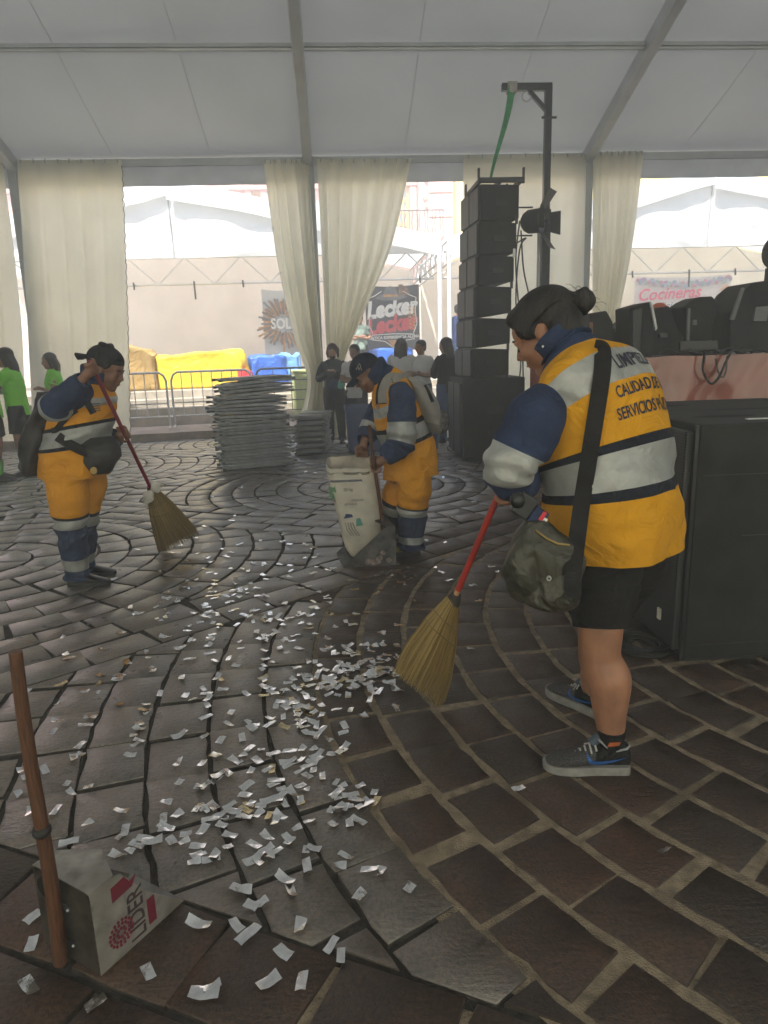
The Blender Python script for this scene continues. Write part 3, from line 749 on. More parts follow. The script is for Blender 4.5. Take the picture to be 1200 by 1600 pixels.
# ---- barriers
def barrier(label, pa, pb, z0=.14, grid=False, dark=False):
    """crowd barrier between two pixels of its top rail's ends, feet on the kerb flat"""
    a, c = pa, pb; L = (c-a).length; d = (c-a).normalized(); hgt = 1.06; m_ = GALV if not dark else mat('dark_steel', (.12, .13, .14), .5, metal=.5)
    o = thing('crowd_barrier', label, 'barrier', (a.x, a.y, z0), group='steel crowd barriers at the steps')
    P = lambda x, z: a+d*x+Vector((0, 0, z0+z-a.z*0))
    P = lambda x, z: Vector((a.x+d.x*x, a.y+d.y*x, z0+z))
    b = MB(); r = .12
    pts = [P(0, .02), P(0, hgt-r*1.3), P(r*.35, hgt-r*.45), P(r, hgt), P(L-r, hgt), P(L-r*.35, hgt-r*.45), P(L, hgt-r*1.3), P(L, .02)]
    b.tube(pts, .021, 8); b.build('frame', m_, o, smooth=50)
    for z in ((.22, .48) if not grid else (.22, .42, .62, .82)):
        b = MB(); b.tube([P(.015, z), P(L-.015, z)], .014, 6); b.build('rail', m_, o, smooth=60)
    n = int(L/(.18 if not grid else .3))
    for k in range(1, n):
        b = MB(); b.tube([P(L*k/n, .22), P(L*k/n, hgt-.01)], .010, 6); b.build('bar', m_, o, smooth=60)
    q = Vector((-d.y, d.x, 0))
    for x in (0.0, L):
        b = MB(); b.tube([P(x, .03)-q*.24-Vector((0, 0, .015)), P(x, .05), P(x, .03)+q*.24-Vector((0, 0, .015))], .016, 6); b.build('foot', m_, o, smooth=60)
    return o
KB = .75
def onk(px, py, z, t):
    d = ray(px, py); k = ((KO+KY*t)-CAMP).dot(KY)/d.dot(KY); return CAMP+d*k
bA0, bA1 = onk(120, 585, 0, KB), onk(258, 583, 0, KB)
bB0, bB1 = onk(266, 583, 0, KB+.08), onk(392, 578, 0, KB+.08)
bC0, bC1 = onk(398, 576, 0, KB+.3), onk(508, 575, 0, KB+.3)
barrier('steel crowd barrier whose end stands behind the edge of the wide curtain', bA0, bA1)
barrier('steel crowd barrier in front of the yellow tarpaulin', bB0, bB1)
barrier('dark square-grid barrier behind the folded chairs, beside the middle post', bC0, bC1, grid=True, dark=True)
b = MB(); p0, p1 = onk(458, 600, 0, KB+.9), onk(512, 600, 0, KB+.9)
gb = thing('pale_green_crate', 'pale green plastic crate behind the grid barrier', 'crate', ((p0.x+p1.x)/2, (p0.y+p1.y)/2, .14), KA)
b.box(((p0.x+p1.x)/2, (p0.y+p1.y)/2, .62), ((p1-p0).length, .6, .96), RK); bd = b.build('body', mat('pale_green_plastic', (.46, .52, .22), .5, var=.06), gb, bevel=.03)
b = MB(); b.box(((p0.x+p1.x)/2, (p0.y+p1.y)/2, 1.115), ((p1-p0).length+.05, .65, .05), RK); b.build('rim', MATS['pale_green_plastic'], gb, bevel=.012)
# ================================================================== THINGS IN THE TENT
GRILLE = None
def perforated(name, col, sc=140.0):
    m = bpy.data.materials.new(name); m.use_nodes = True; n, l = m.node_tree.nodes, m.node_tree.links; b_ = n['Principled BSDF']
    tc = n.new('ShaderNodeTexCoord'); vo = n.new('ShaderNodeTexVoronoi'); vo.inputs['Scale'].default_value = sc; vo.inputs['Randomness'].default_value = .0
    l.new(tc.outputs['Object'], vo.inputs['Vector'])
    r = n.new('ShaderNodeValToRGB'); r.color_ramp.elements[0].position = .32; r.color_ramp.elements[1].position = .42
    r.color_ramp.elements[0].color = (.003, .003, .003, 1); r.color_ramp.elements[1].color = (*col, 1)
    l.new(vo.outputs['Distance'], r.inputs[0]); l.new(r.outputs[0], b_.inputs['Base Color'])
    b_.inputs['Roughness'].default_value = .45; b_.inputs['Metallic'].default_value = .3
    bp = n.new('ShaderNodeBump'); bp.inputs['Strength'].default_value = .6; bp.inputs['Distance'].default_value = .003; l.new(r.outputs[0], bp.inputs['Height']); l.new(bp.outputs[0], b_.inputs['Normal'])
    return m
GRILLE = perforated('grille', (.05, .052, .055), 75)
BOXB = mat('speaker_black', (.013, .0135, .015), .66, var=.35, scale=7, bump=.35, bscale=260, dirt=(.03, .03, .03), spec=.35)
# ---- line array: six trapezoid cabinets above two tall subwoofers
c0 = gp(722, 722); YS = c0.y
sw = thing('subwoofer', 'tall black subwoofer under the hanging loudspeaker column', 'loudspeaker', (c0.x+.4, YS+.5, 0))
zs = zat(c0, 592)
b = MB(); b.box((c0.x+.43, YS+.53, zs/2+.02), (.82, 1.04, zs-.04)); b.build('cabinet', BOXB, sw, bevel=.012)
for k in range(2):
    b = MB(); b.box((c0.x-.0, YS+.30+k*.49, zs/2), (.035, .44, zs-.14)); b.build('grille', GRILLE, sw, bevel=.006)
b = MB(); b.box((c0.x+.43, YS+.53, .012), (.7, .9, .024)); b.build('skid', RUBBER, sw)
for k in range(2):
    b = MB(); b.box((c0.x+.45, YS+.004, zs*.62-.3*k), (.2, .012, .09)); b.build('handle', BLACKG, sw, bevel=.005)
rowsY = [(590, 545, 739, 796, 716), (544, 497, 742, 798, 719), (496, 447, 744, 800, 721), (446, 399, 747, 804, 723), (398, 346, 749, 808, 725), (345, 288, 751, 812, 727)]
names = ['lowest black cabinet of the loudspeaker column, resting on the subwoofer', 'second cabinet of the loudspeaker column counted from the subwoofer', 'third cabinet of the loudspeaker column counted from the subwoofer', 'fourth cabinet of the loudspeaker column counted from the subwoofer', 'fifth cabinet of the loudspeaker column, below the topmost one', 'topmost cabinet of the loudspeaker column, under the rigging frame']
YA = YS+.06
AA = math.radians(4); AX = Vector((math.cos(AA), math.sin(AA), 0)); AY = Vector((-math.sin(AA), math.cos(AA), 0))
for k, (yb_, yt, xc, xr, xl) in enumerate(rowsY):
    A, Bq = yp(xc, yb_, YA), yp(xc, yt, YA); R0 = yp(xr, yb_, YA)
    dx, h = R0.x-A.x, Bq.z-A.z; lean = Bq.x-A.x
    o = thing('line_array_cabinet', names[k], 'loudspeaker', (A.x+dx/2, YA+.45, A.z), group='loudspeaker column cabinets')
    ru, rd = (.0 if k == 5 else .04*h), (.12*h if k in (1, 2, 3) else .05*h)
    poly = [(0, -.004), (dx, .004+rd), (dx+lean, h-.004-ru), (lean, h+.004)]
    b = MB()
    b.prism(poly, Vector((A.x, YA, A.z))+AY*.46, AX, (0, 0, 1), .92); b.build('cabinet', BOXB, o, bevel=.01)
    for j in range(2):
        b = MB(); fx = Matrix.Rotation(AA, 3, 'Z') @ Matrix.Rotation(math.atan2(lean, h), 3, 'Y'); b.box(Vector((A.x+lean/2-.012, YA, A.z+h/2))+AY*(.24+j*.45), (.03, .41, h-.04), fx); b.build('grille', GRILLE, o, bevel=.005)
    b = MB(); b.box(Vector((A.x, YA, A.z+h*.5))+AX*(dx*.55+lean/2)-AY*.003, (.15, .014, .06), rz=AA); b.build('handle', BLACKG, o, bevel=.004)
    b = MB(); b.box(Vector((A.x, YA, A.z+h*.03))+AX*(dx-.03+lean*.5)+AY*.0, (.03, .025, .11), rz=AA); b.build('link_plate', GALV if k == 4 else BLACKG, o)
A = yp(751, 288, YA); R0 = yp(816, 288, YA)
fr = thing('rigging_frame', 'black steel rigging frame on top of the loudspeaker column', 'frame', (A.x+.25, YA+.4, A.z))
for y in (YA+.02, YA+.88):
    b = MB(); b.box(((A.x+R0.x)/2, y, A.z+.05), (R0.x-A.x+.06, .05, .06)); b.build('side_bar', BLACK, fr, bevel=.006)
for x in (A.x, (A.x+R0.x)/2, R0.x):
    b = MB(); b.box((x, YA+.45, A.z+.05), (.045, .80, .05)); b.build('cross_bar', BLACK, fr, bevel=.006)
for x in (A.x-.02, R0.x+.02):
    for y in (YA+.02, YA+.88):
        b = MB(); b.box((x, y, A.z+.10), (.025, .04, .18)); b.build('upright', BLACK, fr, bevel=.004)
# ---- crane pole
YPOLE = YS+.45
top, arm = yp(857, 136, YPOLE), yp(789, 135, YPOLE)
cp = thing('lifting_pole', 'tall black lifting pole with a short arm beside the loudspeaker column', 'pole', (top.x, YPOLE, 0))
b = MB(); b.box((top.x, YPOLE, (top.z-.0)*.80), (.085, .085, top.z*.40)); b.build('inner_mast', BLACKG, cp, bevel=.006)
b = MB(); b.box((top.x, YPOLE, top.z*.345), (.11, .11, top.z*.69)); b.build('outer_mast', BLACK, cp, bevel=.006)
b = MB(); b.box(((top.x+arm.x)/2, YPOLE, top.z+.0), (top.x-arm.x+.085, .075, .085)); b.build('arm', BLACKG, cp, bevel=.006)
b = MB(); b.bar((top.x-.01, YPOLE, top.z-.28), (top.x-.27, YPOLE, top.z-.02), .05, .05); b.build('brace', BLACKG, cp)
b = MB(); b.tube([(top.x-.09, YPOLE-.04, top.z-.36), (top.x+.1, YPOLE-.04, top.z-.36)], .016, 8); b.build('locking_pin', BLACKG, cp)
b = MB(); b.tube([Vector((top.x-.28, YPOLE, top.z-.11))+Vector((.055*math.cos(t), 0, .055*math.sin(t))) for t in np.linspace(0, 2*math.pi, 17)], .008, 6, cap=False); b.build('ring', GALV, cp)
for s in (-1, 1):
    b = MB(); b.bar((top.x, YPOLE, .05), (top.x+s*.5, YPOLE+.35, .05), .08, .08); b.build('foot', BLACK, cp)
b = MB(); b.tube([(top.x-.09, YPOLE-.02, 1.0), (top.x-.09, YPOLE-.02, yp(850, 335, YPOLE).z)], .022, 8); b.build('white_tube', WSTEEL, cp, smooth=60)
st0, st1 = yp(801, 130, YPOLE-.05), yp(769, 279, YPOLE-.1)
GREEN = mat('green_webbing', (.04, .30, .11), .7, var=.2, scale=30)
gs = thing('lifting_strap', 'green webbing strap slung from the pole arm to the rigging frame', 'strap', st1)
b = MB(); b.rings([[st0.lerp(st1, t)+Vector((dx_*(1-.65*t)+.02*math.sin(t*5), .012*(1 if dx_ > 0 else -1)+dy_, 0)) for dx_, dy_ in ((-.05, 0), (.05, 0), (.05, .012), (-.05, .012))] for t in np.linspace(0, 1, 14)]); b.build('webbing', GREEN, gs)
b = MB(); b.box(st0+Vector((0, .05, -.04)), (.12, .12, .13)); b.build('loop', mat('grey_webbing', (.4, .38, .36), .8), gs, bevel=.01)
# ---- spotlight
LENS = bpy.data.materials.new('lamp_lens'); LENS.use_nodes = True
_b = LENS.node_tree.nodes['Principled BSDF']; _b.inputs['Base Color'].default_value = (.9, .7, .35, 1); _b.inputs['Emission Color'].default_value = (1, .72, .3, 1); _b.inputs['Emission Strength'].default_value = 1.2
pc = yp(832, 346, YPOLE-.12)
par = thing('stage_spotlight', 'black stage spotlight with open barn doors clamped to the lifting pole', 'spotlight', pc)
ax = Vector((.82, -.56, .0)).normalized(); px_, py_ = perp(ax)
def lath(b, prof, n=20):
    b.rings([[pc+ax*t+(px_*math.cos(2*math.pi*j/n)+py_*math.sin(2*math.pi*j/n))*r for j in range(n)] for t, r in prof])
b = MB(); lath(b, [(-.15, .02), (-.145, .06), (-.11, .11), (-.05, .145), (.07, .15), (.09, .15)]); b.build('housing', BLACK, par, smooth=40)
b = MB(); lath(b, [(.085, .155), (.12, .155), (.12, .12)]); b.build('rim', BLACKG, par, smooth=40)
b = MB(); lath(b, [(.093, .13), (.105, .125), (.115, .06)]); b.build('lens', LENS, par, smooth=60)
for k, (sgn, dirn) in enumerate([(1, px_), (-1, px_), (1, py_), (-1, py_)]):
    q = dirn*sgn; o_ = pc+ax*.13+q*.15; out = (ax*.55+q*.83).normalized(); sd_ = ax.cross(q).normalized()
    b = MB(); b.prism([(-.11, 0), (.11, 0), (.15, .24), (-.15, .24)], o_, sd_, out, .006); b.build('barn_door', BLACK, par)
b = MB(); b.tube([pc+Vector((0, .0, .17)), pc+Vector((-.28, 0, .17)), pc+Vector((-.28, 0, -.17)), pc+Vector((0, 0, -.17))], .012, 6); b.build('yoke', BLACK, par)
b = MB(); b.tube([pc+Vector((0, .05, .0)), (top.x, YPOLE-.06, pc.z+.02)], .03, 8); b.build('clamp', BLACK, par)
for k, P in enumerate([[(812, 345), (806, 400), (808, 450), (815, 520), (818, 600)], [(814, 360), (818, 420), (828, 470), (836, 540), (830, 620)], [(807, 380), (822, 372), (812, 390), (806, 470), (814, 560), (805, 640)]]):
    cc = catmull([list(yp(x, y, YPOLE-.15+.05*k)) for x, y in P], 26)
    b = MB(); b.tube([Vector(p) for p in cc], .010, 6)
    tag(b.build('hanging_cable', RUBBER, smooth=90), ['black cable dropping straight from the spotlight', 'black cable bowing out towards the pole below the spotlight', 'looped black cable close against the loudspeaker column'][k], 'cable', 'cables hanging from the spotlight')
# ---- big subwoofers in front of the stage
g0 = gp(1060, 1040); zt = zat(g0, 664)
def bigsub(label, y0, y1, handle):
    o = thing('subwoofer', label, 'loudspeaker', (g0.x+.55, (y0+y1)/2, 0), group='big subwoofers before the stage')
    b = MB(); b.box((g0.x+.56, (y0+y1)/2, zt/2+.012), (1.08, y1-y0, zt-.024)); b.build('cabinet', BOXB, o, bevel=.012)
    b = MB(); b.box((g0.x-.002, (y0+y1)/2, zt/2+.02), (.05, y1-y0-.05, zt-.10)); b.build('grille', GRILLE, o, bevel=.008)
    b = MB(); b.box((g0.x+.56, (y0+y1)/2, .012), (1.0, y1-y0-.08, .024)); b.build('skid', RUBBER, o)
    b = MB(); b.box((g0.x+.01, y0+.004, zt/2+.012), (.016, .016, zt-.03)); b.build('edge_trim', GALV if False else BLACKG, o)
    b = MB(); b.ell((g0.x+.3, (y0+y1)/2, zt-.001), (.17, .05, .004), nu=6, nv=20); b.build('handle_recess', mat('recess_black', (.004, .004, .004), .9), o)
    return o
s1 = bigsub('big scuffed black subwoofer standing behind the woman in shorts', g0.y, g0.y+.62, 1)
s2 = bigsub('big black subwoofer pushed against the back of the scuffed one', g0.y+.64, g0.y+1.26, 1)
tk = yp(1026, 958, g0.y+.22) ; b = MB(); b.box((g0.x-.031, g0.y+.16, .20), (.008, .03, .055)); b.build('price_tag', mat('tag_paper', (.75, .72, .6), .7), s1)
b = MB(); b.box((g0.x+.7, g0.y-.003, zt*.55), (.9, .004, .004)); b.build('seam', mat('scuff', (.028, .028, .028), .7), s1)
b = MB(); b.box((g0.x+.56, g0.y-.003, zt*.09), (1.02, .004, .005)); b.build('seam', MATS['scuff'], s1)
b = MB(); b.box((g0.x+.56, g0.y-.003, zt*.80), (1.02, .004, .004)); b.build('seam', MATS['scuff'], s1)
for k in range(3):
    b = MB(); b.box((g0.x+.35+.22*k, g0.y+.12+.05*k, zt+.004), (.10-.02*k, .025, .004), rz=.3*k); tag(b.build('tape_scrap', WSTEEL), ['long scrap of tape on the scuffed subwoofer top', 'middle scrap of tape on the scuffed subwoofer top', 'short scrap of tape on the scuffed subwoofer top'][k], 'tape')
# ---- cable coil
cc0 = gp(1003, 1010)
b = MB(); pts = []
for k in range(181):
    t = k/180; r = .055+.10*t; a = t*6*2*math.pi; pts.append(Vector((cc0.x+r*math.cos(a), cc0.y+r*math.sin(a), .012+.008*math.sin(a*.7)**2)))
for k in range(12): pts.append(pts[-1]+Vector((.025, .03, 0)))
b.tube(pts, .0085, 6); tag(b.build('cable_coil', RUBBER, smooth=90), 'coiled black cable on the stones at the foot of the subwoofer', 'cable')
# ---- stage riser with shiny cloth
YR = 5.9
zr = yp(1100, 557, YR).z
xl, xr = yp(948, 560, YR).x, yp(1500, 560, YR).x
CLOTH = mat('satin_cloth', (.30, .075, .045), .16, var=.12, scale=3, spec=1.0)
stg = thing('stage_riser', 'stage riser skirted in shiny rust red cloth', 'stage', ((xl+xr)/2, YR+1.2, 0))
b = MB(); b.box(((xl+xr)/2, YR+1.2, zr-.03), (xr-xl, 2.4, .06)); b.build('deck', BLACK, stg, bevel=.008)
for x in (xl+.1, (xl+xr)/2, xr-.1):
    for y in (YR+.2, YR+2.3):
        b = MB(); b.box((x, y, (zr-.06)/2), (.06, .06, zr-.06)); b.build('leg', GALV, stg)
b = MB()
def skirt(u, v):
    x = xl+(xr-xl)*u
    n1 = noise.noise(Vector((x*2.2, v*1.6, 1)))+.5*noise.noise(Vector((x*5, v*4, 2)))+.3*noise.noise(Vector((x*11+v*6, v*7, 4)))
    return (x, YR-.03-.07*n1*(.15+v)-.04*math.sin(x*9+v*1.5)*v, zr*(1-v)+.01+.012*noise.noise(Vector((x*4, 0, 0)))*(1-v))
b.grid(skirt, 40, 160); b.build('skirt', CLOTH, stg, smooth=180)
b = MB(); b.grid(lambda u, v: (xl+.005, YR-.02+2.4*u, zr*(1-v)+.01), 4, 10); b.build('skirt', CLOTH, stg)
# stage lights and monitors standing on it, each outline given its own place and depth
def cabinet(name, label, poly, Y, th, cat='stage light', extra=None, zbase=None):
    P = [yp(x, y, Y) for x, y in poly]; cx = sum(p.x for p in P)/len(P); zmin = min(p.z for p in P); dz = (zr+.002)-zmin
    o = thing(name, label, cat, (cx, Y+th/2, zr))
    b = MB(); b.prism([(p.x-cx, p.z+dz) for p in P][::-1], (cx, Y+th/2, 0), (1, 0, 0), (0, 0, 1), th); b.build('body', BOXB, o, bevel=.012)
    for (nm, q, off, m_) in (extra or []):
        Q = [yp(x, y, Y-off) for x, y in q]; b = MB(); b.prism([(p.x-cx, p.z+dz) for p in Q][::-1], (cx, Y-off, 0), (1, 0, 0), (0, 0, 1), .03); b.build(nm, m_, o, bevel=.004)
    return o
GPL = mat('grey_plastic', (.16, .165, .17), .45, var=.1)
cabinet('stage_monitor', 'upright wedge monitor with pale side edge at the near end of the stage', [(985, 475), (1016, 466), (1026, 510), (1020, 553), (986, 553)], YR+.35, .35, 'monitor', [('edge_strip', [(1015, 466), (1019, 468), (1027, 508), (1024, 512)], .01, WSTEEL), ('grille', [(988, 480), (1003, 476), (1000, 545), (988, 545)], .012, GRILLE)])
cabinet('stage_monitor', 'low sloping wedge monitor between the upright monitor and the hooded light', [(1018, 486), (1046, 478), (1060, 515), (1076, 532), (1078, 556), (1018, 556)], YR+.45, .4, 'monitor', [('handle', [(1030, 520), (1042, 520), (1042, 528), (1030, 528)], .012, BLACKG)])
cabinet('stage_light', 'hooded moving stage light between the sloping monitor and the large wedge', [(1068, 480), (1082, 470), (1095, 464), (1113, 463), (1124, 475), (1125, 489), (1117, 500), (1112, 528), (1118, 555), (1072, 555), (1078, 528), (1072, 500)], YR+.35, .32, 'stage light', [('lens', [(1082, 500), (1088, 500), (1088, 508), (1082, 508)], .02, GPL), ('yoke', [(1074, 482), (1078, 482), (1076, 540), (1072, 540)], .03, GPL), ('base', [(1062, 533), (1120, 532), (1121, 556), (1062, 556)], .06, BLACKG)])
cabinet('stage_monitor', 'large dark wedge monitor at the far end of the stage', [(1140, 495), (1160, 462), (1178, 447), (1215, 442), (1260, 455), (1262, 556), (1140, 556)], YR+.35, .45, 'monitor', [('cup', [(1179, 486), (1200, 484), (1196, 508), (1175, 508)], .012, GPL), ('rail', [(1140, 505), (1158, 455), (1162, 457), (1146, 506)], .02, GPL)])
cabinet('stage_light', 'small dark stage light squeezed beside the large wedge monitor', [(1118, 506), (1138, 496), (1146, 520), (1144, 555), (1118, 555)], YR+.6, .25, 'stage light', [('knob', [(1128, 505), (1133, 505), (1133, 512), (1128, 512)], .02, GPL)])
cabinet('stage_monitor', 'dark monitor edge showing beside the woman in shorts and her bun', [(922, 486), (948, 482), (958, 500), (958, 556), (922, 556)], YR+.5, .3, 'monitor', [('edge_strip', [(922, 500), (926, 500), (926, 545), (922, 545)], .01, BRN)])
cabinet('equipment_case', 'pale grey low case behind the upright wedge monitor', [(962, 512), (988, 495), (990, 556), (962, 556)], YR+.9, .3, 'case', [('lid', [(962, 510), (989, 508), (989, 516), (962, 518)], .012, GPL)])
tl = yp(1203, 395, YR+1.6)
st = thing('stage_light', 'dark lamp on a stand rising above the large wedge monitor', 'stage light', (tl.x+.05, tl.y, zr))
b = MB(); b.tube([(tl.x+.06, tl.y, zr), (tl.x+.06, tl.y, tl.z-.1)], .02, 8); b.build('stand', BLACK, st)
b = MB(); b.ell((tl.x+.06, tl.y, tl.z), (.13, .14, .17)); b.build('head', BLACK, st, smooth=60)
b = MB(); b.box((tl.x+.03, tl.y, tl.z-.26), (.09, .09, .22)); b.build('arm', BLACK, st, bevel=.01)
# cables lying on the stage and looping over its edge
for k in range(7):
    x0 = 1030+k*24; P = [(x0, 552), (x0+14, 546+3*math.sin(k)), (x0+30, 553), (x0+46, 547), (x0+60, 553)]
    cc = catmull([list(yp(x, y, YR+.12+.03*(k % 3))) for x, y in P], 16)
    b = MB(); b.tube([Vector((p[0], p[1], max(zr+.012, p[2]))) for p in cc], .011, 6)
    tag(b.build('stage_cable', BLACKG, smooth=90), 'black cable tangled along the front edge of the stage', 'cable', 'cables on the stage edge')
cc = catmull([list(yp(x, y, YR-.10)) for x, y in [(1101, 552), (1098, 575), (1104, 592), (1113, 600), (1124, 588), (1134, 566), (1141, 553)]], 30)
b = MB(); b.tube([Vector(p) for p in cc], .010, 6); tag(b.build('stage_cable', RUBBER, smooth=90), 'black cable hanging in a loop over the red stage skirt', 'cable')
cc = catmull([list(yp(x, y, YR-.12)) for x, y in [(1118, 560), (1122, 580), (1130, 590), (1135, 575), (1136, 556)]], 20)
b = MB(); b.tube([Vector(p) for p in cc], .006, 6); tag(b.build('stage_cable', RUBBER, smooth=90), 'thin black cable in a smaller loop over the red stage skirt', 'cable')

# ---- folded chairs
CSTEEL = mat('chair_steel', (.30, .315, .33), .34, metal=.65, var=.15, scale=12)
CSEAT = mat('chair_panel', (.24, .245, .24), .42, metal=.35, var=.2, scale=9)
CGRN = mat('chair_cap', (.10, .16, .15), .5)
def chair_proto():
    o = thing('folding_chair', 'x', 'chair')
    L, W_ = .97, .46
    U = lambda w_, x0, x1, z: [(x0, -w_/2, z), (x1-.06, -w_/2, z), (x1-.015, -w_/2+.03, z), (x1, -w_/2+.08, z), (x1, w_/2-.08, z), (x1-.015, w_/2-.03, z), (x1-.06, w_/2, z), (x0, w_/2, z)]
    b = MB(); b.tube(U(W_, -L/2, L/2, .012), .0115, 6); b.build('front_frame', CSTEEL, o, smooth=60, world=False)
    b = MB(); b.tube(U(W_-.05, L/2-.12, -L/2+.04, .026), .0105, 6); b.build('rear_leg_frame', CSTEEL, o, smooth=60, world=False)
    b = MB(); b.box((-.10, 0, .030), (.40, W_-.075, .016)); b.build('seat', CSEAT, o, bevel=.005, world=False)
    b = MB(); b.box((.30, 0, .020), (.20, W_-.03, .02)); b.build('backrest', CSEAT, o, bevel=.006, world=False)
    for y in (-W_/2, W_/2):
        b = MB(); b.tube([(-L/2-.015, y, .012), (-L/2+.03, y, .012)], .015, 6); b.build('foot_cap', CGRN, o, world=False)
    for y in (-W_/2+.015, W_/2-.015):
        b = MB(); b.bar((.08, y, .022), (.16, y, .026), .012, .03); b.build('hinge', CSTEEL, o, world=False)
    return o
proto = chair_proto(); first = [True]
def put_chair(loc, rz, rx, ry, label, group):
    o = proto if first[0] else copy_tree(proto); first[0] = False
    o.location = loc; o.rotation_euler = (rx, ry, rz); o['label'] = label; o['group'] = group
sA, sB = gp(350, 737), gp(458, 727)
ctr = (sA+sB)/2; dirx = (sB-sA).normalized(); ang = math.atan2(dirx.y, dirx.x); nrm = Vector((-dirx.y, dirx.x, 0))
ctr = ctr+nrm*.24
z = 0.0
for i in range(27):
    flip = i % 2
    if i < 16: off, tl_ = rnd.uniform(-.05, .05), rnd.uniform(-.004, .004)
    elif i < 22: off, tl_ = -.05+rnd.uniform(-.03, .05), rnd.uniform(-.02, .04)
    elif i < 27: off, tl_ = .06+rnd.uniform(-.03, .05), -.05+rnd.uniform(-.02, .03)
    else: off, tl_ = .14+rnd.uniform(-.03, .05), -.07
    put_chair((ctr.x+dirx.x*off+nrm.x*rnd.uniform(-.02, .02), ctr.y+dirx.y*off, z+.012), ang+(math.pi if i % 3 == 1 else 0)+rnd.uniform(-.03, .03)*(1 if i < 16 else 2.2), rnd.uniform(-.01, .01), tl_*(1 if i % 3 != 1 else -1),
              'folded grey steel chair in the tall untidy stack in front of the steps', 'folded chairs in the tall stack')
    z += .0415 if i < 16 else .049
sA, sB = gp(469, 712), gp(510, 709)
ctr = (sA+sB)/2+Vector((0, .45, 0)); z = 0.0
for i in range(14):
    put_chair((ctr.x+rnd.uniform(-.02, .02), ctr.y+rnd.uniform(-.03, .03), z+.012), math.pi/2+rnd.uniform(-.05, .05)+(math.pi if i % 2 else 0)-.08, 0, 0, 'folded grey steel chair in the low stack beside the tall one', 'folded chairs in the low stack')
    z += .0415

# ---- blue bins
BLUEP = mat('blue_bin_plastic', (.02, .05, .16), .45, var=.15)
def bin_(label, px0, px1, pyt, pyb):
    a, c = gp(px0, pyb), gp(px1, pyb); h = zat((a+c)/2, pyt); w_ = (c-a).length; cx, cy = (a.x+c.x)/2, a.y+.3
    o = thing('rubbish_bin', label, 'bin', (cx, cy, 0))
    R = []
    for z_, k in ((0.005, .86), (.03, .88), (h-.06, 1.0), (h-.06, 1.05), (h, 1.05), (h, .98), (h-.05, .96)):
        R.append([(cx+k*w_/2*math.copysign(abs(math.cos(t))**.35, math.cos(t)), cy+k*.28*math.copysign(abs(math.sin(t))**.35, math.sin(t)), z_) for t in np.linspace(0, 2*math.pi, 33)[:-1]])
    b = MB(); b.rings(R[:4]); b.build('body', BLUEP, o, smooth=40)
    b = MB(); b.rings(R[3:]); b.build('rim', BLUEP, o, smooth=40)
    b = MB(); b.box((cx, cy-.285, h*.7), (w_*.4, .02, .05)); b.build('handle', BLUEP, o, bevel=.006)
bin_('dark blue plastic bin behind the stooping man, on his sack side', 543, 600, 636, 708)
bin_('dark blue plastic bin behind the stooping man, beside the subwoofer', 640, 692, 650, 706)

# ---- dustpans made from cut tins
TINW = mat('tin_white', (.30, .285, .265), .42, metal=.15, var=.25, scale=20, dirt=(.10, .075, .055), bump=.1, bscale=40)
TINR = mat('tin_inside', (.30, .29, .27), .38, metal=.7, var=.2, scale=15, dirt=(.12, .09, .06))
TIND = mat('tin_dark', (.10, .10, .10), .5, metal=.4, var=.3, scale=20, dirt=(.2, .17, .15))
WOODH = mat('wood_handle', (.105, .045, .022), .5, var=.3, scale=8, stretch=(30, 30, 2), bump=.1, bscale=60)
def tin_pan(name, label, N1, N2, T1, h, lip, handle, m_out, m_in, hr, ringpx=None, m_back=None):
    N1, N2, T1 = Vector((N1.x, N1.y, .006)), Vector((N2.x, N2.y, .006)), Vector((T1.x, T1.y, .004))
    wd = N2-N1; ln = T1-N1; up = Vector((0, 0, 1)); T2 = T1+wd
    o = thing(name, label, 'dustpan', (N1+N2)/2)
    t = .004; lx = ln.normalized(); wx = wd.normalized()
    b = MB(); b.prism([(0, 0), (wd.length, 0), (wd.length, h-.015), (wd.length-.015, h), (.015, h), (0, h-.015)], N1, wx, up, t); back = b.build('back', m_back or m_out, o)
    prof = [(0, 0), (ln.length, 0), (ln.length*.6, h*.48), (lip+.02, h*.96), (lip, h), (0, h)]
    b = MB(); b.prism(prof, N1-wx*.001, lx, up, t, 0); sn = b.build('side', m_out, o)
    b = MB(); b.prism(prof, N2+wx*.001, lx, up, t, 0); b.build('side', m_in, o)
    b = MB(); b.prism([(0, 0), (ln.length, 0), (ln.length, wd.length), (0, wd.length)], N1+up*.0, lx, wx, t); b.build('floor', m_in, o)
    b = MB(); b.prism([(0, 0), (lip, 0), (lip+.05, wd.length*.5), (lip-.01, wd.length), (0, wd.length)], N1+up*h, lx, wx, t); b.build('top', m_out, o)
    b = MB(); ha, hb_ = handle; ha, hb_ = Vector(ha), Vector(hb_)
    hd = (hb_-ha)
    b.tube([ha+hd*k+Vector((.004*math.sin(k*6), 0, 0)) for k in np.linspace(0, 1, 10)], [hr*(1.08-.22*k) for k in np.linspace(0, 1, 10)], 12); hs = b.build('handle', WOODH, o, smooth=50)
    for zz in ((.25, .7) if m_back else ()):
        q = N1+wx*((ha-N1).dot(wx))+up*(h*zz); b = MB(); b.bar(q-wx*.035-lx*.006, q+wx*.035-lx*.006, .004, .016); b.build('bracket', TIND, o)
        for sg_ in (-1, 1): b = MB(); b.ell(q+wx*sg_*.03-lx*.010, (.004, .004, .004), None, 5, 7); b.build('rivet', GALV, o, smooth=60)
    if ringpx is not None:
        q = ha+hd*ringpx; d_ = hd.normalized(); b = MB(); b.tube([q-d_*.012, q-d_*.006, q+d_*.006, q+d_*.012], [hr*1.05, hr*1.3, hr*1.3, hr*1.05], 12); b.build('rubber_ring', RUBBER, hs, smooth=60)
    return o, N1, lx, wx, sn
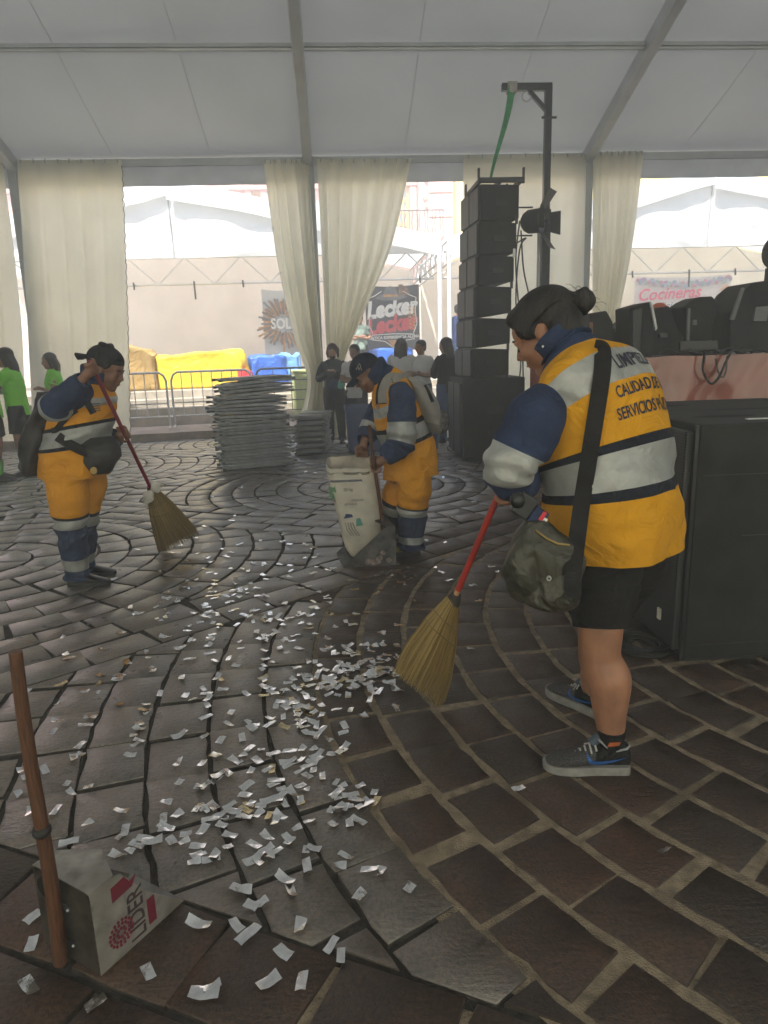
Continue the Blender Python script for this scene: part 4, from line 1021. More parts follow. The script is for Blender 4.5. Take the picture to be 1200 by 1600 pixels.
n1, n2, t1 = gp(158, 1527), gp(72, 1474), gp(287, 1408)
hh = zat(n1, 1402)
lnv = (t1-n1).normalized(); wdv = (n2-n1).normalized()
bx_ = gp(112, 1500)-lnv*.028
o, N1, lx, wx, sn = tin_pan('tin_dustpan', 'white printed tin cut into a dustpan, with a long brown wooden handle', n1, n2, t1, hh, .07, (Vector((bx_.x, bx_.y, .02)), yp(25, 1018, bx_.y-.02)), TINW, TINR, .0165, .455, mat('tin_back', (.085, .075, .062), .5, metal=.5, var=.35, scale=18, dirt=(.05, .04, .03)))
MAR = mat('print_maroon', (.16, .01, .03), .6); DRK = mat('print_dark', (.05, .03, .035), .6)
LN = (t1-n1).length; sface = lambda a, z_: N1+lx*(LN*a)+Vector((0, 0, hh*z_))-wx*.0045
nrm_ = -wx
text_mesh('LIDER', DRK, o, sface(.44, .37), (0, 0, 1), -lx, .068, bend=lambda a, c_: sface(.44, .37)+Vector((0, 0, 1))*a-lx*c_, squash=.85, bold=.001)
b = MB(); b.prism([(0, 0), (.06, .005), (.075, .03), (.055, .022), (.04, .045), (.0, .04)], sface(.2, .72), lx, (0, 0, 1), .002); b.build('ribbon_print', MAR, o)
b = MB(); b.prism([(-.012, -.04), (.012, -.04), (.012, .035), (-.012, .035)], sface(.60, .27), lx, (0, 0, 1), .002); b.build('label_print', MAR, o)
b = MB()
for rr, nn in ((.012, 8), (.024, 14), (.034, 18)):
    for k in range(nn):
        t = 2*math.pi*k/nn; p = sface(.25, .30)+lx*(rr*math.cos(t))+Vector((0, 0, rr*math.sin(t))); b.ell(p, (.0042, .0042, .0042), nu=4, nv=6)
tag(b.build('flower_print', MAR, o), kind='stuff')
hc = N1+wx*((n2-n1).length*.80)+Vector((0, 0, hh*.80)); b = MB(); b.tube([hc-lx*.006, hc-lx*.001], .028, 20); b.build('hole', mat('hole_black', (.003, .003, .003), .9), o)
n1, n2, t1 = gp(619, 884), gp(604, 862), gp(535, 887)
PANA, PANB = yp(599, 835, 4.86), yp(577, 664, 4.74)
o2, N1b, lxb, wxb, _ = tin_pan('tin_dustpan', 'dirty dark metal dustpan held beside the white sack', n1, n2, t1, zat(n1, 824), .06, (PANA, PANB), TIND, TIND, .013)
b = MB()
for k in range(9): b.ell(N1b+lxb*(.05+.03*rnd.random()+.018*k)+Vector((0, 0, .02+.09*rnd.random()*(1-k/10)))-wxb*.004, (.022, .003, .018), nu=4, nv=7)
tag(b.build('worn_print', mat('worn_print', (.28, .22, .2), .7, var=.4, scale=40), o2), kind='stuff')

# ---- brooms
def straw_mat(name, ca, cb):
    m = bpy.data.materials.new(name); m.use_nodes = True; n, l = m.node_tree.nodes, m.node_tree.links; p = n['Principled BSDF']
    g_ = n.new('ShaderNodeNewGeometry'); r = n.new('ShaderNodeValToRGB'); r.color_ramp.elements[0].color = (*ca, 1); r.color_ramp.elements[1].color = (*cb, 1)
    l.new(g_.outputs['Random Per Island'], r.inputs[0]); l.new(r.outputs[0], p.inputs['Base Color']); p.inputs['Roughness'].default_value = .7; return m
STRAW = straw_mat('broom_straw', (.13, .085, .025), (.42, .30, .11))
STRAWD = mat('broom_straw_core', (.17, .115, .04), .85, var=.15, scale=40)
REDST = mat('red_stick', (.40, .030, .018), .4, var=.15, scale=10)
MARST = mat('maroon_stick', (.22, .012, .03), .4, var=.15, scale=10)
def broom(label, top_, fer, bl, br, bulge, mstick, wrap, thick, plastic=False, bare=.12):
    o = thing('straw_broom', label, 'broom', ((bl+br)/2).xy.to_3d())
    d = (fer-top_).normalized()
    e = fer+d*.02
    b = MB(); b.tube([top_, top_.lerp(e, .5), top_.lerp(e, 1-bare)], .0125, 12); b.build('stick', mstick, o, smooth=60)
    b = MB(); b.tube([top_.lerp(e, 1-bare), e], [.0118, .0125], 12); b.build('bare_wood', mat('bare_wood', (.45, .26, .14), .6, var=.2), o, smooth=60)
    b = MB(); b.tube([fer-d*.03, fer-d*.01, fer+d*.03, fer+d*.06], [.02, .026, .03, .034], 12); b.build('binding', wrap, o, smooth=60)
    side = (br-bl); W_ = side.length; sx = side.normalized(); mid = (bl+br)/2
    ax_ = (mid-fer); nn = sx.cross(ax_.normalized()).normalized()
    def pt(u, v, wv):       # u across -1..1, v along 0..1, wv thickness -1..1
        wd = .03+(W_/2-.03)*(v**.75)*(1+bulge*math.sin(math.pi*v))
        base = fer+(mid-fer)*v
        skew = (mid+sx*(u*W_/2))-(bl.lerp(br, (u+1)/2))
        return base+sx*(u*wd)+nn*(wv*thick*(.35+.65*math.sin(math.pi*min(1, .12+v*.75))))-skew*v
    b = MB(); R = []
    for i in range(14):
        v = .03+.9*i/13
        R.append([pt(.93*math.cos(t), v, .75*math.sin(t)) for t in np.linspace(0, 2*math.pi, 29)[:-1]])
    b.rings(R); b.build('straw_core', STRAWD, o, smooth=60)
    b = MB(); rr = random.Random(5)
    for k in range(900):
        t = rr.random()*2*math.pi; rad = rr.uniform(.85, 1.03); u0, w0 = math.cos(t)*rad, math.sin(t)*rad
        ln = rr.uniform(.9, 1.05); du = rr.uniform(-.07, .07); dw = rr.uniform(-.15, .15); rr_ = rr.uniform(.0013, .0024)
        pts = [pt(u0, .02, w0*.8), pt(u0+du*.3, ln*.35, w0+dw*.2), pt(u0+du*.6, ln*.7, w0+dw*.6), pt(u0+du, ln, w0+dw)]
        b.tube([Vector((p.x, p.y, max(.004, p.z))) for p in pts], [rr_*1.2, rr_*1.2, rr_, rr_*.5], 3, cap=False)
    tag(b.build('bristles', STRAW, o, smooth=90), kind='stuff')
    for v in (.22, .36):
        ring = [pt(1.03*math.cos(t), v, 1.06*math.sin(t)) for t in np.linspace(0, 2*math.pi, 41)]
        b = MB(); b.tube(ring, .0028, 5, cap=False); b.build('stitching', mat('twine', (.22, .16, .07), .8), o)
    return o
YBR = gp(690, 1100).y
fg_top = yp(792, 742, 2.42)
broom('worn straw broom with a red stick, held by the woman in shorts', fg_top, yp(709, 938, 2.58), yp(619, 1046, 2.60)+Vector((0, .0, 0)), yp(690, 1101, YBR-.03), .22, REDST, mat('dark_twine', (.05, .045, .04), .8), .045)
bl_, br_ = gp(249, 863)+Vector((0, 0, .006)), yp(309, 832, 5.33)
LBT, LBF = yp(140, 564, 4.30), yp(236, 764, 4.98)
lb = broom('straw broom with a maroon stick, held by the sweeper in the backward cap', LBT, LBF, bl_, br_, .02, MARST, mat('dark_twine', (.05, .045, .04), .8), .05, bare=.02)
pb = yp(238, 766, 4.96); TIEP = fabric('thin_plastic', (.8, .8, .76), .4)
for (dx, dz) in ((.075, .06), (-.055, -.10)):
    b = MB(); R = []
    for i in range(8):
        t = i/7; rr_ = .010+.026*math.sin(math.pi*min(1, t*1.15))*(1.2-.5*t)
        R.append([pb+Vector((dx*t, -.02, dz*t))+Vector((dz, 0, -dx)).normalized()*rr_*math.cos(a_)*(1+.35*math.sin(a_*3+i))+Vector((0, 1, 0))*rr_*.6*math.sin(a_) for a_ in np.linspace(0, 2*math.pi, 15)[:-1]])
    b.rings(R); b.build('bag_tie', TIEP, lb, smooth=60)

# ---- white sack
SACK = mat('woven_sack', (.62, .58, .49), .7, var=.12, scale=7, bump=.35, bscale=14, dirt=(.42, .34, .26))
SACKIN = mat('sack_inside', (.5, .46, .38), .8)
g = gp(572, 870); YSK = g.y
sk = thing('woven_sack', 'upright white woven sack with green and blue print, held open by the stooping man', 'sack', (g.x, YSK+.1, 0))
secs = [(872, 552, 590), (862, 545, 594), (845, 537, 597), (805, 528, 597), (765, 517, 594), (738, 511, 590), (722, 510, 586)]
ss = catmull(secs, 40); R = []
for i, (y_, xa, xb) in enumerate(ss):
    a, c = yp(xa, y_, YSK+.05), yp(xb, y_, YSK+.05); hw = (c.x-a.x)/2; row = []
    for t in np.linspace(0, 2*math.pi, 49)[:-1]:
        x = math.copysign(abs(math.cos(t))**.6, math.cos(t)); y = math.copysign(abs(math.sin(t))**.6, math.sin(t))
        wv = 1+.06*noise.noise(Vector((x*2, y*2, i*.12)))+.03*noise.noise(Vector((x*5, y*5, i*.3)))
        row.append(((a.x+c.x)/2+x*hw*wv, YSK+.05+y*hw*.62*wv, max(.006, a.z*.5+c.z*.5+(.03*y if i > 34 else 0)+.02*noise.noise(Vector((x*3, y*3, 2)))*(i/39))))
    R.append(row)
b = MB(); b.rings(R, 0, False); ctr_ = np.mean(np.array(R[-1]), 0)
b.rings([R[0], [(np.mean(np.array(R[0]), 0)*.9+np.array(p)*.1) for p in R[0]]], 0, False)
b.rings([R[-1], [tuple(np.array(p)*.93+ctr_*.07-np.array((0, 0, .01))) for p in R[-1]], [tuple(np.array(p)*.85+ctr_*.15-np.array((0, 0, .25))) for p in R[-1]], [tuple(np.array(p)*.1+ctr_*.9-np.array((0, 0, .3))) for p in R[-1]]], 1, False)
b.build('bag', [SACK, SACKIN], sk, smooth=180)
SG = mat('sack_green', (.12, .28, .14), .7, var=.2, scale=30); SB = mat('sack_blue', (.03, .05, .16), .7, var=.2, scale=30); ST_ = mat('sack_teal', (.12, .36, .30), .7); SGY = mat('sack_grey', (.3, .28, .25), .7)
sp = lambda px, py: yp(px, py, YSK-.0)
def sack_front(px, py):
    d = ray(px, py)      # first hit on the sack's own loft surface
    best = None
    i = min(range(len(R)), key=lambda k: abs(pix(R[k][36])[1]-py))
    j = min((j for j in range(48) if R[i][j][1] < YSK+.05), key=lambda j: abs(pix(R[i][j])[0]-px))
    return Vector(R[i][j])+Vector((0, -.008, 0))
for (s_, px, py, sz, m_) in (('PRODUCTO NACIONAL', 546, 751, .021, SB), ('20 kg', 548, 765, .03, SGY), ('AZUCAR', 553, 780, .022, SGY), ('ESTANDAR', 553, 789, .018, SGY)):
    p = sack_front(px, py); text_mesh(s_, m_, sk, p, (1, 0, 0), (0, 0, 1), sz, bold=.001)
for (px, py) in ((520, 766), (522, 774)):
    p = sack_front(px, py); text_mesh('DE', SG, sk, p, (1, 0, 0), (0, 0, 1), .05, bold=.004)
p = sack_front(556, 822)
b = MB(); b.prism([(0, 0), (.05, .005), (.03, .06), (.0, .055)], p+Vector((.01, 0, -.01)), (1, 0, 0), (0, 0, 1), .003); b.build('leaf_print', ST_, sk)
b = MB(); b.prism([(-.06, .05), (-.04, .085), (0, .08), (.01, .06)], p+Vector((-.02, 0, 0)), (1, 0, 0), (0, 0, 1), .003); b.build('cap_print', SB, sk)
for k in range(4):
    b = MB(); b.tube([p+Vector((-.07+.018*k, 0, .02)), p+Vector((-.06+.02*k, -.002, -.03)), p+Vector((-.03+.02*k, -.002, -.08))], .003, 4); b.build('field_line_print', SGY, sk)

# ---- confetti
FOIL = mat('silver_foil', (.92, .93, .93), .16, metal=1.0, var=.08, scale=60, bump=.25, bscale=50)
FOILG = mat('gold_foil', (.75, .62, .36), .2, metal=1.0, var=.15, scale=60, bump=.4, bscale=70)
protos = []
for k in range(10):
    rr = random.Random(k); L, W_ = .026*rr.uniform(.8, 1.15), .0115*rr.uniform(.85, 1.15)
    q_ = 2.6 if k in (2, 5, 8) else 1.0; cv, tw, cr = rr.uniform(-.22, .22)*q_, rr.uniform(-.3, .3)*q_, rr.uniform(-.2, .2)*q_; L *= (.72 if k in (3, 5) else 1.0); W_ *= (1.35 if k == 4 else 1.0)
    b = MB()
    def fn(u, v, cv=cv, tw=tw, cr=cr):
        x = (u-.5)*2*L; y = (v-.5)*2*W_
        return (x, y*math.cos(tw*u), abs(.0+cv*x*x*14)+y*math.sin(tw*(u-.3))+cr*y*y*20+.0014*math.sin(u*7+v*5+k))
    P = [[fn(i/5, j/2) for i in range(6)] for j in range(3)]; zm = min(q[2] for r_ in P for q in r_)
    b.rings([[(q[0], q[1], q[2]-zm+.0015) for q in r_] for r_ in P], 0, False, None, False)
    me_o = b.build('confetti', [FOILG if k == 9 else FOIL], smooth=180); protos.append(me_o)
explicit = [(320, 1555, 1.5), (332, 1545, .9), (420, 1537, 1.2), (472, 1537, 1.0), (533, 1497, 1.0), (518, 1480, 1.0), (444, 1492, 1.1), (469, 1450, 1.2), (310, 1448, 1.1), (388, 1462, 1.2), (370, 1450, 1), (393, 1417, 1.2), (410, 1412, 1), (380, 1395, 1.2), (372, 1390, 1), (445, 1377, 1), (455, 1395, 1.1), (562, 1403, 1.1), (640, 1390, 1.1), (578, 1362, 1.1), (596, 1366, 1), (530, 1357, 1.1), (540, 1340, 1), (480, 1355, 1), (405, 1350, .9), (430, 1333, 1), (330, 1346, 1.1), (304, 1350, 1), (238, 1317, 1.3), (258, 1295, 1.2), (215, 1322, 1), (186, 1340, 1), (196, 1300, 1.2), (190, 1270, 1), (52, 1435, 1), (50, 1478, 1), (45, 1545, 1.2), (150, 1570, 1), (232, 1522, 1), (48, 1270, 1), (30, 1243, 1), (70, 1205, 1), (88, 1268, .9), (108, 1318, 1), (810, 1234, 1), (1038, 1332, .9), (735, 1015, .8), (620, 1110, .8), (742, 915, .8), (680, 888, .8), (700, 908, .8), (548, 1245, 1.2), (530, 1265, 1.2), (570, 1260, 1.1), (560, 1285, 1), (585, 1240, 1), (520, 1290, 1), (480, 1215, 1.2), (470, 1230, 1.1), (440, 1235, 1), (490, 1205, 1)]
fl = []
for x, y, s_ in explicit: fl.append((gp(x, y), s_))
crr = random.Random(21)
def gauss_cloud(n, cx, cy, sx, sy, s0=.8, s1=1.15):
    k = 0
    while k < n:
        x, y = crr.gauss(cx, sx), crr.gauss(cy, sy)
        if y < 720 or y > 1585 or x < -10 or x > 1190: continue
        fl.append((gp(x, y), crr.uniform(s0, s1))); k += 1
gauss_cloud(85, 540, 1060, 48, 30); gauss_cloud(42, 585, 1045, 28, 18); gauss_cloud(14, 420, 1130, 80, 70); gauss_cloud(38, 460, 1100, 30, 25)
gauss_cloud(60, 370, 1000, 85, 60); gauss_cloud(65, 440, 930, 85, 38); gauss_cloud(35, 330, 890, 55, 32); gauss_cloud(26, 430, 1165, 80, 50)
gauss_cloud(50, 370, 1290, 65, 38); gauss_cloud(22, 350, 1210, 80, 40); gauss_cloud(12, 545, 1250, 25, 18); gauss_cloud(9, 480, 1195, 28, 22)
gauss_cloud(24, 150, 1060, 80, 60); gauss_cloud(16, 240, 960, 60, 40); gauss_cloud(22, 610, 910, 50, 28); gauss_cloud(14, 700, 880, 70, 45)
gauss_cloud(14, 430, 755, 60, 18); gauss_cloud(12, 640, 745, 90, 22); gauss_cloud(10, 720, 830, 60, 40); gauss_cloud(12, 100, 1200, 70, 70)
gauss_cloud(10, 500, 850, 100, 30)
for (x0, y0, x1, y1, n) in ((330, 985, 322, 1170, 12), (415, 960, 410, 1110, 12), (345, 870, 245, 950, 10), (232, 1090, 205, 1200, 6), (160, 1060, 120, 1190, 6)):   # gathered in the joints
    for k in range(n):
        t = crr.random(); fl.append((gp(x0+(x1-x0)*t+crr.uniform(-3, 3), y0+(y1-y0)*t), crr.uniform(.8, 1.1)))
fl = [(p, s_) for p, s_ in fl if not (p.x < -.42 and p.y < 1.78 and False)]
fl.sort(key=lambda q: q[0].length)
GC = 'silver confetti scattered over the paving'
stuff = MB(); used = [False]*10
for i, (p, s_) in enumerate(fl):
    k = crr.randrange(9) if crr.random() > .06 else 9
    rz, rx, ry = crr.random()*6.28, crr.gauss(0, .08), crr.gauss(0, .08)
    s_ *= 1.04
    z_ = .003+.012*(abs(rx)+abs(ry))+(crr.random()*.015 if (510 < pix(p)[0] < 620 and 1010 < pix(p)[1] < 1110) else 0)
    if i < 300:
        o = protos[k] if not used[k] else protos[k].copy()
        if used[k]: COL.objects.link(o)
        used[k] = True
        o.location = (p.x, p.y, z_); o.rotation_euler = (rx, ry, rz); o.scale = (s_, s_, s_)
        tag(o, 'gold confetti foil strip lying on the paving stones' if k == 9 else 'silver confetti foil strip lying on the paving stones', 'confetti', 'gold confetti scattered over the paving' if k == 9 else GC)
    else:
        M_ = Matrix.LocRotScale(Vector((p.x, p.y, z_)), Matrix.Rotation(rz, 3, 'Z') @ Matrix.Rotation(ry, 3, 'Y') @ Matrix.Rotation(rx, 3, 'X'), Vector((s_, s_, s_)))
        me = protos[k].data
        stuff.add([M_ @ v.co for v in me.vertices], [tuple(f.vertices) for f in me.polygons], 1 if k == 9 else 0)
for k in range(10):
    if not used[k]: bpy.data.objects.remove(protos[k])
if stuff.v: tag(stuff.build('confetti_litter', [FOIL, FOILG], smooth=180), 'far scatter of tiny silver confetti on the paving', 'confetti', kind='stuff')
# ================================================================== PEOPLE
from mathutils.bvhtree import BVHTree
VZ = Vector((0, 0, 1))
SKIN = mat('skin_tan', (.33, .155, .088), .5, var=.16, scale=11, bump=.12, bscale=300)
SKIND = mat('skin_brown', (.24, .12, .075), .5, var=.12, scale=25, bump=.12, bscale=300)
SKINL = mat('skin_light', (.48, .27, .18), .5, var=.10, scale=25)
HAIR = mat('dark_hair', (.013, .010, .009), .6, var=.5, scale=60, stretch=(1, 1, .12), bump=.7, bscale=150)
HAIRB = mat('brown_hair', (.05, .03, .02), .45, var=.5, scale=60, stretch=(1, 1, .12), bump=.7, bscale=150)
def cloth(name, col, var=.08, scale=9, bump=.25, rough=.85):
    return mat(name, col, rough, var=var, scale=scale, bump=bump, bscale=170, spec=.25, wrinkle=.55, wscale=7.0)
YELV = cloth('safety_yellow', (.66, .315, .012), .07, 5)
ORAV = cloth('safety_orange', (.72, .315, .018), .07, 5)
NAVY = cloth('navy_cotton', (.028, .045, .10), .15, 8)
SILV = mat('reflective_tape', (.36, .37, .36), .42, metal=.25, var=.08, scale=20, bump=.2, bscale=60, wrinkle=.28, wscale=6.0)
PIPE = cloth('dark_piping', (.014, .018, .03), .1)
BLKC = cloth('black_cloth', (.010, .010, .011), .2)
OLIVE = mat('olive_canvas', (.034, .033, .021), .42, var=.18, scale=7, bump=.35, bscale=60, wrinkle=.6, wscale=6.0)
STRAP = cloth('dark_strap', (.018, .018, .019), .15)
def evaluated(mb, voxel, smooth, it=6):
    me = bpy.data.meshes.new('tmp'); me.from_pydata([tuple(v) for v in mb.v], [], mb.f)
    ob = bpy.data.objects.new('tmp', me); COL.objects.link(ob)
    r = ob.modifiers.new('r', 'REMESH'); r.mode = 'VOXEL'; r.voxel_size = voxel
    s = ob.modifiers.new('s', 'SMOOTH'); s.factor = .5; s.iterations = it
    dg = bpy.context.evaluated_depsgraph_get(); out = bpy.data.meshes.new_from_object(ob.evaluated_get(dg))
    bpy.data.objects.remove(ob); bpy.data.meshes.remove(me); return out
def solid(mb, name, m_, parent, voxel=.008, it=4):
    me = evaluated(mb, voxel, .5, it); me.name = name; me.materials.clear(); me.materials.append(m_)
    if parent is not None and parent.name in RM: me.transform(RM[parent.name].inverted())
    me.polygons.foreach_set('use_smooth', [True]*len(me.polygons))
    o = bpy.data.objects.new(name, me); COL.objects.link(o); o.parent = parent
    if parent is not None and parent.name in RM: RM[o.name] = RM[parent.name]
    return o
def limb(mb, pts, rad, n=14, k=10):
    P = catmull([list(p) for p in pts], k*(len(pts)-1)+1); R = np.interp(np.linspace(0, len(rad)-1, len(P)), range(len(rad)), rad)
    mb.tube([Vector(p) for p in P], list(R), n)
def basis(fwd, up):
    f = Vector(fwd).normalized(); u = Vector(up); u = (u-f*u.dot(f)).normalized(); r = f.cross(u)     # r = person's right
    return f, u, r
def head(mb, c, fwd, up, s=1.0):
    f, u, r = basis(fwd, up)
    M = Matrix(((r.x, f.x, u.x), (r.y, f.y, u.y), (r.z, f.z, u.z)))
    at = lambda x, y, z: Vector(c)+(r*x+f*y+u*z)*s
    E = lambda x, y, z, a, b_, d, nu=10, nv=14: mb.ell(at(x, y, z), (a*s, b_*s, d*s), M, nu, nv)
    E(0, -.012, .03, .076, .096, .086, 14, 20); E(0, .028, -.035, .061, .066, .082, 12, 18); E(0, .058, -.098, .030, .030, .024)
    E(0, .04, .035, .062, .058, .05); E(0, .01, -.07, .055, .06, .04)
    for sx in (-1, 1):
        E(sx*.034, .062, -.030, .027, .030, .028); E(sx*.030, .083, .012, .026, .013, .009); E(sx*.029, .080, -.006, .014, .013, .011)
        E(sx*.077, -.008, -.012, .009, .021, .033, 8, 10); E(sx*.079, -.014, .004, .008, .016, .018, 8, 8); E(sx*.013, .100, -.034, .009, .010, .008, 6, 8)
    mb.tube([at(0, .088, .012), at(0, .100, -.008), at(0, .113, -.028), at(0, .098, -.038)], [.008*s, .010*s, .0125*s, .009*s], 8)
    E(0, .091, -.058, .021, .011, .0065, 6, 10); E(0, .089, -.070, .019, .011, .0075, 6, 10)
    return at, M
def face_details(o, at, s=1.0, brow=True):
    for sx in (-1, 1):
        b = MB(); b.tube([at(sx*.012, .094, .018), at(sx*.03, .095, .024), at(sx*.048, .082, .018)], [.003*s, .004*s, .002*s], 6); b.build('eyebrow', HAIR, o, smooth=60)
        b = MB(); b.tube([at(sx*.018, .0925, -.008), at(sx*.030, .0945, -.012), at(sx*.042, .088, -.008)], [.0012*s, .0022*s, .0012*s], 6); b.build('eyelashes', HAIR, o, smooth=60)
    b = MB(); b.tube([at(-.018, .0985, -.0635), at(0, .1025, -.0635), at(.018, .0985, -.0635)], [.001*s, .0022*s, .001*s], 5); b.build('mouth', mat('lips', (.22, .07, .06), .5), o, smooth=60)
def grip(mb, G, axis, wrist, s=1.0, flip=1):
    """a hand closed around a stick"""
    a = Vector(axis).normalized(); w_ = Vector(wrist)-Vector(G); w_ = (w_-a*w_.dot(a)).normalized(); n = a.cross(w_)*flip; G = Vector(G)
    limb(mb, [Vector(wrist), Vector(wrist).lerp(G, .55)+w_*.01, G+w_*.034*s], [.026*s, .028*s, .026*s], 12, 4)
    for i in range(4):
        sp_ = (-.033+.0225*i)*s; ln = (.82, 1, 1.03, .92)[i]
        mb.tube([G+a*sp_+(w_*math.cos(t)+n*math.sin(t))*(.0235+.004*math.cos(t))*s for t in np.linspace(.15, 4.1*ln, 9)], [.0098*s]*8+[.0075*s], 8)
        mb.ell(G+a*sp_+w_*.036*s+n*.004*s, (.013*s, .013*s, .013*s), None, 6, 8)
    mb.tube([G+w_*.042*s-a*.03*s, G+w_*.022*s-a*.048*s-n*.016*s, G-a*.045*s-n*.026*s, G-w_*.016*s-a*.030*s-n*.020*s], [.013*s, .012*s, .0105*s, .008*s], 8)
def relaxed(mb, wrist, d, pn, s=1.0):
    """an open, slightly curled hand: d along the hand, pn palm normal"""
    d = Vector(d).normalized(); pn = (Vector(pn)-d*Vector(pn).dot(d)).normalized(); q = d.cross(pn); W_ = Vector(wrist)
    limb(mb, [W_, W_+d*.04*s, W_+d*.085*s], [.023*s, .03*s, .028*s], 10, 3)
    for i in range(4):
        b0 = W_+d*.085*s+q*(-.027+.018*i)*s; L = (.062, .074, .078, .068)[i]*s
        mb.tube([b0, b0+d*L*.45+pn*.006*s, b0+d*L*.8+pn*.022*s, b0+d*L*.9+pn*.042*s], [.0095*s, .009*s, .0085*s, .007*s], 7)
    b0 = W_+d*.03*s+q*.025*s; mb.tube([b0, b0+d*.03*s+q*.022*s+pn*.008*s, b0+d*.062*s+q*.028*s+pn*.018*s], [.013*s, .011*s, .008*s], 7)

class Loft:
    """garment tube: sections (centre, half width along X, half depth along Y, X dir, Y dir, squareness)"""
    def __init__(s, secs, rows=90, n=72, amp=.006, seed=0.0, fold=None, sq=1.0):
        A = []
        for (c, rx, ry, X, Y) in secs: A.append([*c, rx, ry, *X, *Y])
        s.k = len(secs); s.A = catmull(A, rows); s.rows, s.n, s.amp, s.seed, s.fold, s.sq = rows, n, amp, seed, fold, sq
        s.P = [[s._pt(i, j) for j in range(n)] for i in range(rows)]
    def raw(s, a, an):
        c = Vector(a[:3]); X = Vector(a[5:8]).normalized(); Y = Vector(a[8:11]).normalized()
        ca, sa = math.cos(an), math.sin(an)
        ca = math.copysign(abs(ca)**s.sq, ca); sa = math.copysign(abs(sa)**s.sq, sa)
        return c, X*ca*a[3]+Y*sa*a[4]
    def _pt(s, i, j):
        an = 2*math.pi*j/s.n; c, d = s.raw(s.A[i], an); p = c+d
        k = noise.noise(p*5+Vector((s.seed, 0, 0)))+.8*(.45-abs(noise.noise(Vector((p.x*9, p.y*9, p.z*13+s.seed)))))*2+.3*noise.noise(p*19+Vector((s.seed, 5, 0)))
        f = s.fold(i/(s.rows-1), an, p) if s.fold else 0
        return p+d.normalized()*(s.amp*k+f)
    def at(s, t, an, off=0.0):
        """t in section units"""
        x = t/(s.k-1)*(s.rows-1); i = min(int(x), s.rows-2); u = x-i; jf = (an/(2*math.pi)*s.n) % s.n; j = int(jf); v = jf-j
        g = lambda ii, jj: s.P[ii][jj % s.n]
        p = (g(i, j)*(1-v)+g(i, j+1)*v)*(1-u)+(g(i+1, j)*(1-v)+g(i+1, j+1)*v)*u
        c = Vector(s.A[i][:3]).lerp(Vector(s.A[i+1][:3]), u); d = (p-c)
        return p+d.normalized()*off
    def build(s, name, mats, bands, parent, cap=False, thick=.0):
        """bands: [(t_end, material index)] along the length"""
        def mf(i, j):
            t = (i+.5)/(s.rows-1)*(s.k-1)
            for te, m_ in bands:
                if t < te: return m_
            return bands[-1][1]
        b = MB(); b.rings(s.P, 0, cap, mf)
        if thick:           # turned-in hem at both ends
            for R_, sg in ((s.P[0], 0), (s.P[-1], s.rows-1)):
                c = Vector(s.A[sg][:3]); inn = [p+(c-p).normalized()*thick for p in R_]
                d = (Vector(s.A[1][:3])-Vector(s.A[0][:3])).normalized()*(.06 if sg == 0 else -.02)
                deep = [p+d for p in inn]
                rr = [R_, inn, deep]
                if sg == 0: rr = rr[::-1]
                b.rings(rr, 0, False, lambda i, j, sg=sg: mf(min(sg, s.rows-2), 0))
        return b.build(name, mats, parent, smooth=180)
    def tree(s):
        b = MB(); b.rings(s.P, 0, False); return BVHTree.FromPolygons([Vector(v) for v in b.v], b.f)
def arm_secs(pts, rads, flat=1.0):
    P = [Vector(p) for p in pts]; out = []; x = None
    for i, p in enumerate(P):
        d = (P[min(i+1, len(P)-1)]-P[max(0, i-1)]).normalized()
        if x is None: x, y = perp(d)
        else: x = (x-d*x.dot(d)).normalized(); y = d.cross(x)
        out.append((p, rads[i], rads[i]*flat, x.copy(), y.copy()))
    return out
def hit(tree, px, py, off=.0):
    d = ray(px, py).normalized(); h = tree.ray_cast(CAMP, d)
    if h[0] is None: return None
    return h[0]-d*off
def ribbon(pts, w_, th, name, m_, parent, normals=None, taper=None):
    P = [Vector(p) for p in catmull([list(p) for p in pts], max(14, 6*len(pts)))]; R = []
    for i, p in enumerate(P):
        d = (P[min(i+1, len(P)-1)]-P[max(0, i-1)]).normalized(); n = normals(p) if normals else (CAMP-p).normalized()
        x = d.cross(n).normalized()*w_/2; nn = x.cross(d).normalized()*th/2
        R.append([p-x-nn, p+x-nn, p+x+nn, p-x+nn])
    b = MB(); b.rings(R); return b.build(name, m_, parent, smooth=40)
